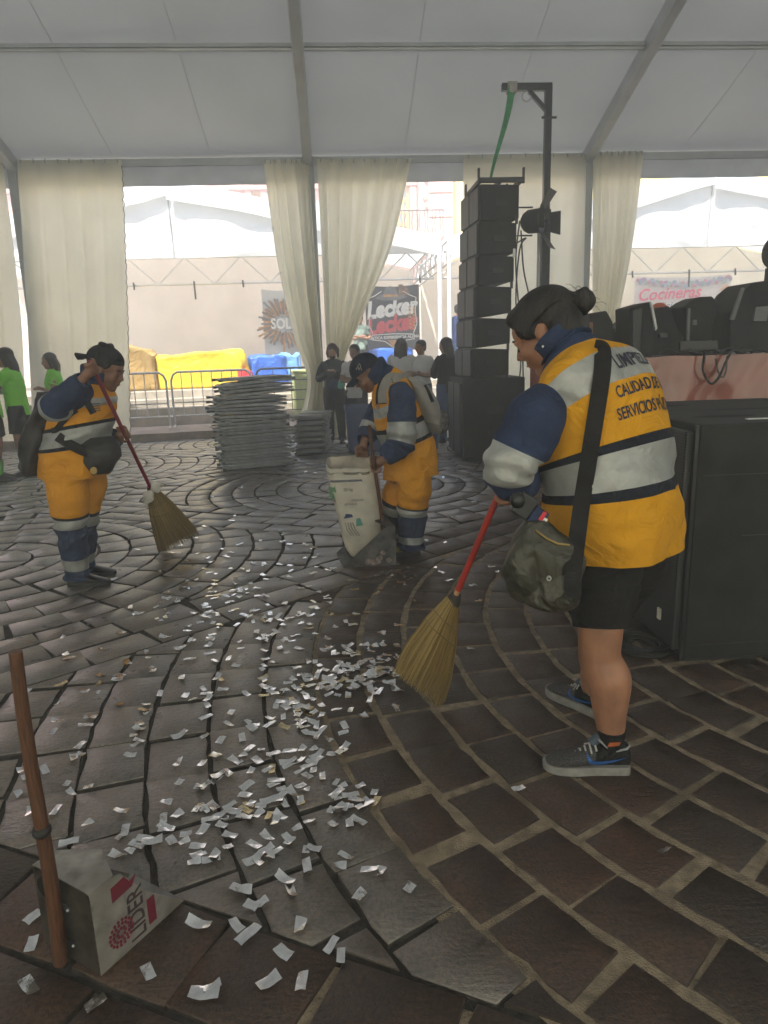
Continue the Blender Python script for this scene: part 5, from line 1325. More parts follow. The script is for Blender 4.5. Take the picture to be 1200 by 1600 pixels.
def shoe(o, heel, az, L, upper, sole, s=1.0, sneaker=False, lift=0.0, side=1):
    f = Vector((math.cos(az), math.sin(az), 0)); r = Vector((f.y, -f.x, 0)); H0 = Vector((heel[0], heel[1], lift))
    prof = [(-.02, .028, .055, .082), (.02, .036, .075, .100), (.22, .038, .080, .102), (.38, .039, .080, .094), (.52, .042, .068, .078), (.68, .046, .052, .062), (.85, .043, .040, .050), (.97, .028, .028, .036), (1.02, .010, .018, .022)]
    rows = []
    for (a, w_, h0, h1) in catmull(prof, 26):
        row = []
        for t in np.linspace(0, 2*math.pi, 25)[:-1]:
            ct, st = math.cos(t), math.sin(t)
            x = math.copysign(abs(ct)**.75, ct)*w_*s*(1 if st < .2 else (1-.30*(st-.2)))
            z = .018+(h1-.018)*max(0, .5+.5*st)**.8
            row.append(H0+f*(a*L)+r*x+VZ*z*s)
        rows.append(row)
    b = MB(); b.rings(rows, 0, True, (lambda i, j: 1 if i < 10 else 0) if isinstance(upper, list) else None); up = b.build('shoe', upper, o, smooth=180)
    rows = []
    for (a, w_, h0, h1) in catmull(prof, 26):
        rows.append([H0+f*(a*L*1.01)+r*x*w_*1.10*s+VZ*z*s for x, z in ((-1, .001+.02*max(0, a-.85)), (-1.04, .014), (-.96, .030), (.96, .030), (1.04, .014), (1, .001+.02*max(0, a-.85)))])
    b = MB(); b.rings(rows); b.build('sole', sole, up, smooth=50)
    if sneaker:
        LAC = mat('shoe_lace', (.5, .49, .46), .8)
        for k in range(5):
            a = .40+.055*k; z = (.101-.0105*k)*s
            b = MB(); b.tube([H0+f*(a*L)-r*.03*s+VZ*(z-.018), H0+f*(a*L+.004)+VZ*(z+.006), H0+f*(a*L+.012*(k % 2))+r*.03*s+VZ*(z-.018)], .0036, 6); b.build('lace', LAC, up, smooth=60)
        b = MB(); b.tube([H0+f*(.30*L)+VZ*.125*s, H0+f*(.36*L)+VZ*.118*s, H0+f*(.44*L)+VZ*.095*s], [.013, .018, .018], 8); b.build('tongue', mat('shoe_tongue', (.06, .09, .13), .7, var=.3, scale=40), up, smooth=60)
        PA = catmull(prof, 60); aa = [p[0] for p in PA]
        def sidew(a, z):
            w_, h1 = np.interp(a, aa, [p[1] for p in PA]), np.interp(a, aa, [p[3] for p in PA])
            st = max(-1, min(.98, 2*((max(.001, z-.018)/(h1-.018))**1.25)-1)); ct = math.sqrt(1-st*st)
            return ct**.75*w_*(1 if st < .2 else (1-.30*(st-.2)))
        for sg in (-1, 1):
            lo = [(.53, .076), (.50, .052), (.45, .041), (.39, .037), (.30, .041), (.18, .051), (.05, .066)]; hi = [(.515, .076), (.475, .062), (.44, .055), (.39, .052), (.30, .053), (.18, .058), (.05, .067)]
            lo, hi = catmull(lo, 18), catmull(hi, 18)
            V = [H0+f*(a*L)+r*sg*(sidew(a, z)*s+.0022)+VZ*z*s for a, z in lo]+[H0+f*(a*L)+r*sg*(sidew(a, z)*s+.0022)+VZ*z*s for a, z in hi]
            b = MB(); b.add(V, [(i, i+1, i+19, i+18) for i in range(17)]); b.build('swoosh', mat('swoosh_blue', (.02, .12, .42), .5), up)
        b = MB(); b.tube([H0+f*(a*L)+r*x*s+VZ*z*s for a, x, z in ((-.02, 0, .088), (.04, .030, .094), (.16, .034, .088), (.28, .032, .100), (.36, .022, .118), (.36, -.022, .118), (.28, -.032, .100), (.16, -.034, .088), (.04, -.030, .094), (-.02, 0, .088))], .0045, 6); b.build('collar', mat('shoe_collar', (.30, .31, .32), .7), up, smooth=60)
    return up
SOLEG = mat('sole_grey', (.24, .235, .225), .7, var=.15, scale=30); SOLEB = mat('sole_black', (.015, .015, .015), .6)
BLKLEATH = mat('black_leather', (.012, .012, .013), .35, var=.2)

# ------------------------------------------------------------------ the woman in shorts
KNIT = mat('grey_knit', (.05, .05, .052), .8, var=.7, scale=260, detail=1.0, bump=.3, bscale=300)
def person_fg():
    az = math.radians(131); F = Vector((math.cos(az), math.sin(az), 0)); Lf = Vector((-F.y, F.x, 0))
    lfoot, rfoot = gp(968, 1206), gp(920, 1112)
    o = thing('person', 'sturdy woman in a yellow and navy work jacket and black shorts, leaning on her broom', 'person', ((lfoot.x+rfoot.x)/2, (lfoot.y+rfoot.y)/2, 0))
    spec = [((961, 858), 2.34, .246, .206, 2), ((956, 808), 2.34, .264, .222, 4), ((950, 745), 2.345, .254, .208, 12), ((944, 692), 2.35, .246, .203, 23), ((936, 642), 2.355, .248, .195, 35), ((923, 610), 2.36, .258, .178, 43), ((912, 586), 2.375, .240, .145, 45), ((899, 566), 2.39, .165, .108, 44), ((886, 547), 2.40, .086, .086, 42)]
    secs = []
    for (px, Y, rx, ry, th) in spec:
        th = math.radians(th); secs.append((yp(px[0], px[1], Y), rx, ry, Lf, F*math.cos(th)-VZ*math.sin(th)))
    def fold(v, an, p):
        q = max(0, 1-v*3.2)
        side = .010*math.sin(an*5+3*v)*q
        belly = .006*math.sin(v*40+2*math.sin(an*2))*math.exp(-((v-.3)/.10)**2)
        return side+belly
    J = Loft(secs, rows=150, n=110, amp=.0075, seed=2.0, fold=fold, sq=.9)
    jk = J.build('jacket', [YELV, PIPE, SILV, NAVY], [(1.62, 0), (1.83, 1), (2.62, 2), (2.84, 1), (4.15, 0), (5.5, 2), (7.0, 0), (9, 3)], o, thick=.012)
    tr = J.tree()
    # lettering across the back, laid along the jacket's own surface (-90 degrees = middle of the back)
    A0 = -math.pi/2
    def writing(s_, t0, size, m_, sq):
        rad = (J.at(t0, A0)-J.at(t0, A0+.2)).length/.2; dt = .01; tl_ = (J.at(t0+.2, A0)-J.at(t0-.2, A0)).length/.4
        text_mesh(s_, m_, jk, (0, 0, 0), (1, 0, 0), (0, 1, 0), size, bend=lambda a, c_: J.at(t0+c_/tl_, A0-a/rad, .003), squash=sq, bold=.0012)
    INK = mat('print_navy', (.020, .022, .045), .7)
    writing('LIMPIEZA', 4.70, .068, INK, .86)
    writing('CALIDAD DE VIDA', 3.84, .056, INK, .80)
    writing('SERVICIOS PÚBLICOS', 3.36, .056, INK, .80)
    # near arm
    sh, el = yp(840, 648, 2.20), yp(797, 728, 2.185); hand = fg_top-Vector((0, .0, .05)); wr_ = hand+Vector((.045, -.09, .035))
    ps = [yp(858, 622, 2.235), sh, yp(820, 690, 2.19), el+Vector((-.008, -.01, 0)), yp(803, 750, 2.235), wr_.lerp(yp(803, 750, 2.235), .45), wr_]
    sec = arm_secs(ps, [.062, .090, .093, .082, .074, .062, .052])
    def fold2(v, an, p): return .006*math.sin(v*60+1.5*math.sin(an*2))*math.exp(-((v-.5)/.16)**2)+.004*math.sin(v*70)*math.exp(-((v-.85)/.1)**2)
    SL_ = Loft(sec, rows=96, n=60, amp=.0045, seed=4.0, fold=fold2)
    SL_.build('sleeve', [NAVY, SILV], [(2.35, 0), (3.32, 1), (9, 0)], jk, thick=.006)
    # far arm, resting on the stick as well
    rs = secs[5][0]-Lf*.22+VZ*.0; rw = hand+Vector((.06, .10, .05))
    ps2 = [rs+VZ*.03, rs-VZ*.10+F*.05, rs-VZ*.26+F*.10, rw.lerp(rs-VZ*.26+F*.10, .4), rw]
    SR = Loft(arm_secs(ps2, [.08, .092, .085, .07, .052]), rows=60, n=40, amp=.006, seed=9)
    SR.build('sleeve', [NAVY, SILV], [(1.7, 0), (2.4, 1), (9, 0)], jk, thick=.006)
    # body
    hc = yp(852, 519, 2.44); hf = (Vector((math.cos(math.radians(145)), math.sin(math.radians(145)), 0))*.86-VZ*.50); hu = (VZ*.86+Vector((math.cos(math.radians(145)), math.sin(math.radians(145)), 0))*.50)
    b = MB(); at, M = head(b, hc, hf, hu, 1.10)
    limb(b, [secs[6][0]-VZ*.03, secs[8][0], at(0, -.035, -.06)], [.075, .064, .060])
    limb(b, [secs[1][0], secs[2][0], secs[4][0], secs[6][0]], [.15, .155, .15, .09], 20)
    limb(b, [sh, el, wr_], [.055, .045, .028]); grip(b, hand, (fg_top-yp(709, 938, 2.58)), wr_, 1.0)
    limb(b, [rs, rs-VZ*.26+F*.10, rw], [.055, .045, .028]); grip(b, hand+(fg_top-yp(709, 938, 2.58)).normalized()*.10, (fg_top-yp(709, 938, 2.58)), rw, 1.0, -1)
    lk, la = yp(938, 1002, 2.21), yp(955, 1152, 2.155); lh = secs[0][0]+Lf*.105-VZ*.03
    limb(b, [lh, lh.lerp(lk, .5), lk+VZ*.06, lk-VZ*.06, yp(951, 1062, 2.19), yp(953, 1108, 2.17), la, Vector((la.x, la.y, .05))], [.088, .085, .076, .073, .079, .060, .043, .034], 20)
    rk, ra = yp(934, 986, 2.52), Vector((rfoot.x+.012, rfoot.y, .10)); rh = secs[0][0]-Lf*.105-VZ*.03
    limb(b, [rh, rh.lerp(rk, .5), rk+VZ*.05, rk-VZ*.08, rk.lerp(ra, .45)+F*-.03, rk.lerp(ra, .75), ra, Vector((ra.x, ra.y, .05))], [.088, .085, .074, .071, .074, .055, .042, .034], 20)
    solid(b, 'body', SKIN, o, .0055, 5)
    face_details(o, at, 1.1)
    # shorts
    for nm, hh_, kk in (('shorts', lh, lk), ('shorts', rh, rk)):
        top_ = secs[1][0].lerp(hh_, .7); bot = kk+VZ*.055
        sec = arm_secs([top_+VZ*.06, hh_-VZ*.04, hh_.lerp(bot, .55), bot], [.125, .138, .122, .092])
        Loft(sec, rows=40, n=48, amp=.003, seed=3, fold=lambda v, an, p: .002*math.sin(v*30+an)).build(nm, BLKC, [(9, 0)], o, thick=.006)
    # hair combed back, bun
    b = MB()
    b.ell(at(0, -.020, .052), (.090*1.1, .106*1.1, .082*1.1), M, 20, 28); b.ell(at(0, -.060, -.005), (.078*1.1, .062*1.1, .075*1.1), M, 14, 20); b.ell(at(0, .045, .085), (.058*1.1, .05*1.1, .034*1.1), M, 10, 16)
    for sx in (-1, 1): b.ell(at(sx*.066, .012, .035), (.021*1.1, .055*1.1, .048*1.1), M, 10, 14)
    hr_ = solid(b, 'hair', HAIR, o, .006, 8)
    bc = yp(912, 470, 2.42); b = MB(); b.ell(bc, (.040, .036, .042), None, 12, 16)
    for k in range(5):
        t = k*1.25; b.ell(bc+Vector((.022*math.cos(t), .018*math.sin(t*1.7), .026*math.sin(t))), (.022, .022, .024), None, 8, 10)
    limb(b, [bc, at(0, -.10, .055)], [.022, .03]); solid(b, 'bun', HAIR, hr_, .005, 3)
    rr = random.Random(3)
    b = MB()
    for k in range(130):      # combed strands and flyaways
        u = rr.uniform(-1, 1); st_ = at(u*.075, .055+.03*rr.random()*(1-abs(u)), .062-.055*abs(u)); md = at(u*.094, -.03, .118-.09*abs(u)**1.6); en = bc+Vector((rr.uniform(-.02, .02), rr.uniform(-.02, .02), rr.uniform(-.02, .02)))
        P = catmull([list(st_), list(md), list(at(u*.06, -.10, .075-.03*abs(u))), list(en)], 12); b.tube([Vector(p) for p in P], .0011, 3, cap=False)
    for k in range(26):
        p = bc+Vector((rr.uniform(-.04, .03), rr.uniform(-.03, .03), rr.uniform(-.03, .035))); d = Vector((rr.uniform(-1, 1), rr.uniform(-1, 1), rr.uniform(-1, 1))).normalized()
        b.tube([p, p+d*.03+VZ*.01, p+d*.05+VZ*.004], .0006, 3, cap=False)
    for k in range(10):
        p = at(.02*rr.uniform(-1, 1), -.09, -.035+.01*rr.random()); b.tube([p, p-VZ*.03+Vector((.015, 0, 0)), p-VZ*.06+Vector((.02*rr.random(), 0, 0))], .0012, 3, cap=False)
    tag(b.build('hair_strands', HAIR, hr_, smooth=90), kind='stuff')
    b = MB(); q = at(-.083, .004, -.048); b.ell(q, (.0045, .0045, .0045), None, 6, 8); b.build('earring', mat('pearl', (.85, .85, .8), .2), o, smooth=60)
    # collar
    cs = []
    for t_, rr_, dz in ((0, 1.10, -.012), (.5, 1.16, .020), (1, 1.08, .055), (1.2, 1.0, .060)):
        cc_ = secs[8][0].lerp(at(0, -.03, -.07), t_*.45); cs.append((cc_+VZ*0, .086*rr_, .088*rr_, Lf, secs[8][4]))
    Loft(cs, rows=24, n=50, amp=.002, seed=7).build('collar', NAVY, [(9, 0)], jk, thick=.008)
    # shoulder bag
    bs = []
    for (y_, xa, xb, dpt) in ((812, 822, 846, .022), (838, 806, 880, .05), (868, 793, 903, .075), (900, 791, 905, .08), (930, 806, 904, .072), (946, 842, 900, .05), (952, 862, 892, .022)):
        a, c = yp(xa, y_, 2.06), yp(xb, y_, 2.06); bs.append(((a+c)/2, (c.x-a.x)/2, dpt, Vector((1, 0, 0)), Vector((0, 1, 0))))
    def bf(v, an, p):
        q = math.sin(math.pi*v); return .006*math.sin(an*3+v*9)*q-.016*math.exp(-((math.cos(an)+.42-.35*v)/.07)**2)*q+.010*(abs(math.sin(v*11+an*2.2))**.5-.6)*q+.007*(abs(math.sin(v*7-an*3+1))**.4-.6)*q
    bg_ = thing('shoulder_bag', 'olive canvas shoulder bag on a dark strap at the hip of the woman in shorts', 'bag', bs[3][0].xy.to_3d())
    BL = Loft(bs, rows=90, n=110, amp=.012, seed=5, fold=bf, sq=.72); BL.build('pouch', OLIVE, [(9, 0)], bg_, cap=True)
    bt = BL.tree(); q = hit(bt, 857, 903, .003)
    if q is not None: b = MB(); b.tube([q, q+Vector((0, -.006, 0))], .008, 12); b.build('snap', GALV, bg_, smooth=60); b = MB(); b.tube([q+Vector((0, -.004, 0)), q+Vector((0, -.008, 0))], .0035, 10); b.build('snap_eye', RUBBER, bg_)
    zp = [hit(bt, x, y, .003) for x, y in ((836, 828), (855, 842), (872, 850), (890, 852))]; zp = [p for p in zp if p is not None]
    if len(zp) > 2: b = MB(); b.tube(zp, .004, 6); b.build('zip', mat('brass', (.4, .28, .1), .4, metal=.7), bg_, smooth=60)
    pth = [(893, 935), (895, 905), (897, 878), (902, 835), (910, 780), (918, 730), (926, 680), (934, 630), (940, 590), (942, 562), (940, 546)]
    sp3 = []
    for x, y in pth:
        h1, h2 = hit(tr, x, y, .016), hit(bt, x, y, .012); h = h1
        if y > 860: h = h2
        elif y > 815: h = None
        if h is not None: sp3.append(h)
    sp3.append(sp3[-1]+Vector((-.012, .03, .006)))
    ribbon(sp3, .052, .005, 'strap', STRAP, bg_)
    # radio and wallet at the waist
    ph = yp(822, 790, 2.07)
    rd = thing('handheld_radio', 'small black radio clipped at the waist above the olive bag', 'radio', ph)
    b = MB(); Mx = Matrix.Rotation(.6, 3, 'Y'); b.box(ph+Vector((-.005, 0, 0)), (.06, .03, .075), Mx); b.build('body', BLACKG, rd, bevel=.008)
    b = MB(); b.ell(ph+Vector((-.03, -.01, .02)), (.024, .022, .026), None, 8, 12); b.build('knob', BLACKG, rd, smooth=60)
    b = MB(); b.box(ph+Vector((.035, -.012, -.035)), (.05, .02, .055), Mx); b.build('pouch', NAVY, rd, bevel=.006)
    b = MB(); b.box(ph+Vector((.046, -.024, -.030)), (.012, .003, .03), Mx); b.build('tag', RED, rd)
    b = MB(); b.box(ph+Vector((.052, -.024, -.046)), (.012, .003, .02), Mx); b.build('tag', WHT, rd)
    # socks, shoes
    for (an_, ft) in ((la, lfoot), (ra, rfoot)):
        b = MB(); limb(b, [Vector((an_.x, an_.y, .055)), Vector((an_.x, an_.y, .10)), Vector((an_.x, an_.y, .135)), Vector((an_.x, an_.y, .158))], [.035, .042, .0475, .049], 20, 5); sk_ = b.build('sock', BLKC, o, smooth=60)
    la_az = math.radians(172)
    for ank, a_ in ((la, la_az), (ra, math.radians(122))):
        f = Vector((math.cos(a_), math.sin(a_), 0)); shoe(o, Vector((ank.x, ank.y, 0))-f*.058, a_, .285, [KNIT, BLKC], SOLEG, 1.06, True)
    q = Vector((la.x-.01, la.y-.050, .128)); b = MB(); b.prism([(-.022, -.008), (.018, -.004), (.022, .008), (-.016, .006)], q, (1, -.1, 0), (0, 0, 1), .003); b.build('sock_emblem', mat('sock_orange', (.42, .10, .02), .7), o)
    return o
person_fg()
# ------------------------------------------------------------------ the two other cleaners
def px_torso(spec, F, Lf):
    out = []
    for (px, Y, rx, ry, th) in spec:
        th = math.radians(th); out.append((yp(px[0], px[1], Y), rx, ry, Lf, F*math.cos(th)-VZ*math.sin(th)))
    return out
def trouser_leg(o, name, hip, knee, ank, r, mats, bands, seed):
    sec = arm_secs([hip+VZ*.05, hip-VZ*.10, hip.lerp(knee, .6), knee, knee.lerp(ank, .5), ank+VZ*.03, Vector((ank.x, ank.y, .045))], [r[0], r[0]*1.02, r[1], r[2], r[3], r[4], r[4]*1.06])
    L_ = Loft(sec, rows=80, n=44, amp=.008, seed=seed, fold=lambda v, an, p: .007*math.sin(v*55+2*math.sin(an+seed))*math.exp(-((v-.52)/.12)**2)+.008*math.sin(v*60+an)*math.exp(-((v-.95)/.07)**2))
    return L_.build(name, mats, bands, o, thick=.008)

def person_left():
    az = math.radians(-14); F = Vector((math.cos(az), math.sin(az), 0)); Lf = Vector((-F.y, F.x, 0))
    n0 = gp(148, 916); Y0 = n0.y
    rf, lf = gp(132, 914), gp(140, 900)
    o = thing('person', 'sweeper in orange and navy work clothes and a backward dark cap', 'person', ((rf.x+lf.x)/2, (rf.y+lf.y)/2, 0))
    Y = Y0+.08
    secs = px_torso([((118, 742), Y, .225, .215, 0), ((118, 715), Y, .228, .222, -3), ((121, 685), Y, .215, .222, -8), ((127, 655), Y, .205, .212, -8), ((132, 630), Y, .200, .195, -4), ((133, 610), Y, .20, .158, 6), ((139, 597), Y, .155, .11, 16), ((149, 588), Y, .085, .08, 22)], F, Lf)
    J = Loft(secs, rows=110, n=80, amp=.009, seed=12, fold=lambda v, an, p: .010*math.sin(an*6+4*v)*max(0, 1-v*3)+.006*math.sin(v*50+an*2)*math.exp(-((v-.3)/.15)**2))
    jk = J.build('jacket', [ORAV, PIPE, SILV, NAVY], [(1.55, 0), (1.75, 1), (2.55, 2), (2.78, 1), (3.75, 0), (4.45, 2), (6.3, 0), (9, 3)], o, thick=.012)
    tr = J.tree()
    # near (right) arm: elbow low and back, hand up beside the head
    rsh, rel, rh = yp(124, 612, Y-.16), yp(88, 634, Y-.26), yp(143, 573, Y-.17); axis = (LBT-LBF).normalized()
    stick = lambda k: LBT.lerp(LBF, k)
    rh = stick(.035); rw = rh+Vector((-.035, -.03, -.055))
    S1 = Loft(arm_secs([yp(132, 606, Y-.12), rsh, rsh.lerp(rel, .55), rel+Vector((-.012, 0, -.012)), rel.lerp(rw, .3), rel.lerp(rw, .6), rel.lerp(rw, .86)], [.066, .084, .086, .082, .078, .066, .05]), rows=80, n=48, amp=.006, seed=14, fold=lambda v, an, p: .008*math.sin(v*50)*math.exp(-((v-.5)/.2)**2))
    S1.build('sleeve', [NAVY, SILV], [(2.2, 0), (3.35, 1), (9, 0)], jk, thick=.006)
    lh = stick(.52); lsh = yp(140, 612, Y+.18); lw = lh+Vector((-.06, .045, -.03)); lel = lw+Vector((-.18, .02, -.10))
    S2 = Loft(arm_secs([lsh, lsh.lerp(lel, .5), lel, lel.lerp(lw, .5), lw], [.09, .085, .078, .065, .05]), rows=60, n=40, amp=.007, seed=15)
    S2.build('sleeve', [NAVY, SILV], [(1.7, 0), (2.4, 1), (9, 0)], jk, thick=.006)
    hc = yp(166, 577, Y+.0); d2 = Vector((math.cos(math.radians(-8)), math.sin(math.radians(-8)), 0)); hf = d2*.93-VZ*.36; hu = VZ*.93+d2*.36
    b = MB(); at, M = head(b, hc, hf, hu, 1.06)
    limb(b, [secs[6][0]-VZ*.03, secs[7][0], at(0, -.03, -.07)], [.07, .058, .056])
    limb(b, [secs[1][0], secs[2][0], secs[4][0], secs[6][0]], [.15, .15, .14, .08], 18)
    limb(b, [rsh, rel, rw], [.05, .042, .028]); grip(b, rh, axis, rw, 1.1); limb(b, [lsh, lel, lw], [.05, .042, .028]); grip(b, lh, axis, lw, 1.1, -1)
    hipz = secs[0][0]
    rhip, lhip = hipz-Lf*.10, hipz+Lf*.10
    rk, lk = yp(112, 820, Y-.08), yp(130, 815, Y+.08); ra, la = Vector((rf.x-.035, rf.y, .09)), Vector((lf.x-.035, lf.y, .09))
    for h_, k_, a_ in ((rhip, rk, ra), (lhip, lk, la)): limb(b, [h_, k_, a_, Vector((a_.x, a_.y, .04))], [.09, .06, .045, .045])
    solid(b, 'body', SKIND, o, .008, 4); face_details(o, at, 1.06)
    PM_ = [ORAV, PIPE, SILV, NAVY]; PB = [(2.42, 0), (2.55, 1), (3.05, 2), (4.35, 3), (4.95, 2), (9, 3)]
    trouser_leg(o, 'trouser_leg', rhip, rk, ra, (.125, .118, .100, .088, .080), PM_, PB, 3)
    trouser_leg(o, 'trouser_leg', lhip, lk, la, (.125, .116, .096, .085, .078), PM_, PB, 8)
    for a_, t in ((ra, -8), (la, 2)):
        f = Vector((math.cos(math.radians(t)), math.sin(math.radians(t)), 0)); shoe(o, Vector((a_.x, a_.y, 0))-f*.06, math.radians(t), .27, BLKLEATH, SOLEB, 1.0)
    b = MB(); b.ell(at(0, -.025, .045), (.094, .108, .088), M, 16, 22); b.ell(at(0, -.06, -.01), (.078, .06, .07), M); hr_ = solid(b, 'hair', HAIR, o, .009, 6)
    cap_ = thing('cap', 'dark cap worn backwards by the sweeper with the maroon broom stick', 'cap', at(0, 0, .05))
    b = MB(); rows = []
    for i in range(9):
        t = i/8*math.pi/2
        rows.append([at((.096)*math.cos(t)*math.cos(a), -.018+.112*math.cos(t)*math.sin(a), .052+.088*math.sin(min(t, 1.5))) for a in np.linspace(0, 2*math.pi, 29)[:-1]])
    b.rings(rows); CAPM = cloth('dark_cap', (.022, .024, .028), .2); b.build('crown', CAPM, cap_, smooth=60)
    b = MB(); b.grid(lambda u, v: at((u-.5)*.17*(1-.35*v*v), -.105-.10*v*(1-.5*(2*u-1)**2), .052-.02*v-.022*(2*u-1)**2), 8, 12); b.grid(lambda u, v: at((u-.5)*.17*(1-.35*v*v), -.105-.10*v*(1-.5*(2*u-1)**2), .046-.02*v-.022*(2*u-1)**2), 8, 12); b.build('bill', CAPM, cap_, smooth=60)
    b = MB()
    for k in range(6): b.ell(at(.03*math.cos(k), -.03-.03*math.sin(k*2), .135+.008*math.sin(k*3)), (.022, .022, .018), None, 6, 8)
    solid(b, 'knot', CAPM, cap_, .008, 2)
    Loft([(secs[7][0]-VZ*.01, .095, .09, Lf, secs[7][4]), (secs[7][0]+VZ*.04+F*.012, .10, .095, Lf, secs[7][4]), (secs[7][0]+VZ*.055+F*.016, .085, .08, Lf, secs[7][4])], rows=16, n=40, amp=.002).build('collar', NAVY, [(9, 0)], jk, thick=.006)
    # chest emblem, dark zip tabs
    q = hit(tr, 150, 636, .004)
    if q is not None:
        b = MB(); nrm_ = (q-secs[4][0]); nrm_.z = 0; nrm_.normalize(); xx = Vector((-nrm_.y, nrm_.x, 0))
        for k in range(4): b.box(q+VZ*(.02-.014*k), (.004, .05, .006), Matrix.Rotation(math.atan2(nrm_.y, nrm_.x), 3, 'Z'))
        tag(b.build('emblem', mat('emblem_grey', (.12, .13, .15), .7), jk), kind='stuff')
    # waist pack
    wp = [hit(tr, x, y, .02) for x, y in ((70, 668), (90, 682), (112, 696), (135, 706))]; wp = [p for p in wp if p is not None]
    pk = thing('waist_pack', 'black waist pack slung across the front of the sweeper in the backward cap', 'bag', yp(150, 715, Y-.18))
    secp = []
    for (y_, xa, xb, dq) in ((683, 128, 176, .03), (695, 118, 186, .075), (712, 126, 188, .09), (728, 134, 180, .075), (740, 142, 170, .03)):
        a, c = yp(xa, y_, Y-.13), yp(xb, y_, Y-.13); secp.append(((a+c)/2, (c.x-a.x)/2, dq, Vector((1, .1, 0)).normalized(), Vector((-.1, 1, 0)).normalized()))
    BLKN = mat('black_nylon', (.014, .014, .014), .5, var=.3, scale=12, bump=.4, bscale=60)
    Loft(secp, rows=30, n=44, amp=.012, seed=20).build('pouch', BLKN, [(9, 0)], pk, cap=True)
    q = yp(147, 735, Y-.24); b = MB(); b.tube([q, q+Vector((0, -.012, 0))], .022, 14); b.build('badge', mat('brass', (.4, .28, .1), .4, metal=.7), pk, smooth=60)
    if len(wp) > 2: ribbon(wp+[secp[1][0]+Vector((-.04, -.06, 0))], .06, .012, 'belt', STRAP, pk)
    # chest strap and black bag at the back
    bp = thing('backpack', 'limp black backpack hanging low behind the sweeper in the backward cap', 'backpack', yp(52, 740, Y+.02).xy.to_3d())
    secb = []
    for (y_, xa, xb, dq) in ((612, 66, 84, .05), (640, 54, 84, .10), (670, 44, 80, .14), (705, 37, 76, .15), (730, 36, 74, .13), (741, 46, 70, .08)):
        a, c = yp(xa, y_, Y+.02), yp(xb, y_, Y+.02); secb.append(((a+c)/2, (c.x-a.x)/2, dq, Vector((1, 0, 0)), Vector((0, 1, 0))))
    Loft(secb, rows=40, n=44, amp=.016, seed=23, fold=lambda v, an, p: .012*math.sin(an*4+v*10)).build('sack', BLKN, [(9, 0)], bp, cap=True)
    sp_ = [hit(tr, x, y, .012) for x, y in ((86, 672), (97, 660), (108, 648), (120, 640))]; sp_ = [p for p in sp_ if p is not None]
    if len(sp_) > 2: ribbon([secb[2][0]+Vector((.06, -.1, 0))]+sp_, .035, .006, 'strap', STRAP, bp)
    sp_ = [hit(tr, x, y, .012) for x, y in ((132, 620), (138, 632), (146, 646))]; sp_ = [p for p in sp_ if p is not None]
    if len(sp_) > 2: ribbon(sp_, .04, .006, 'strap', STRAP, bp)
    return o
person_left()

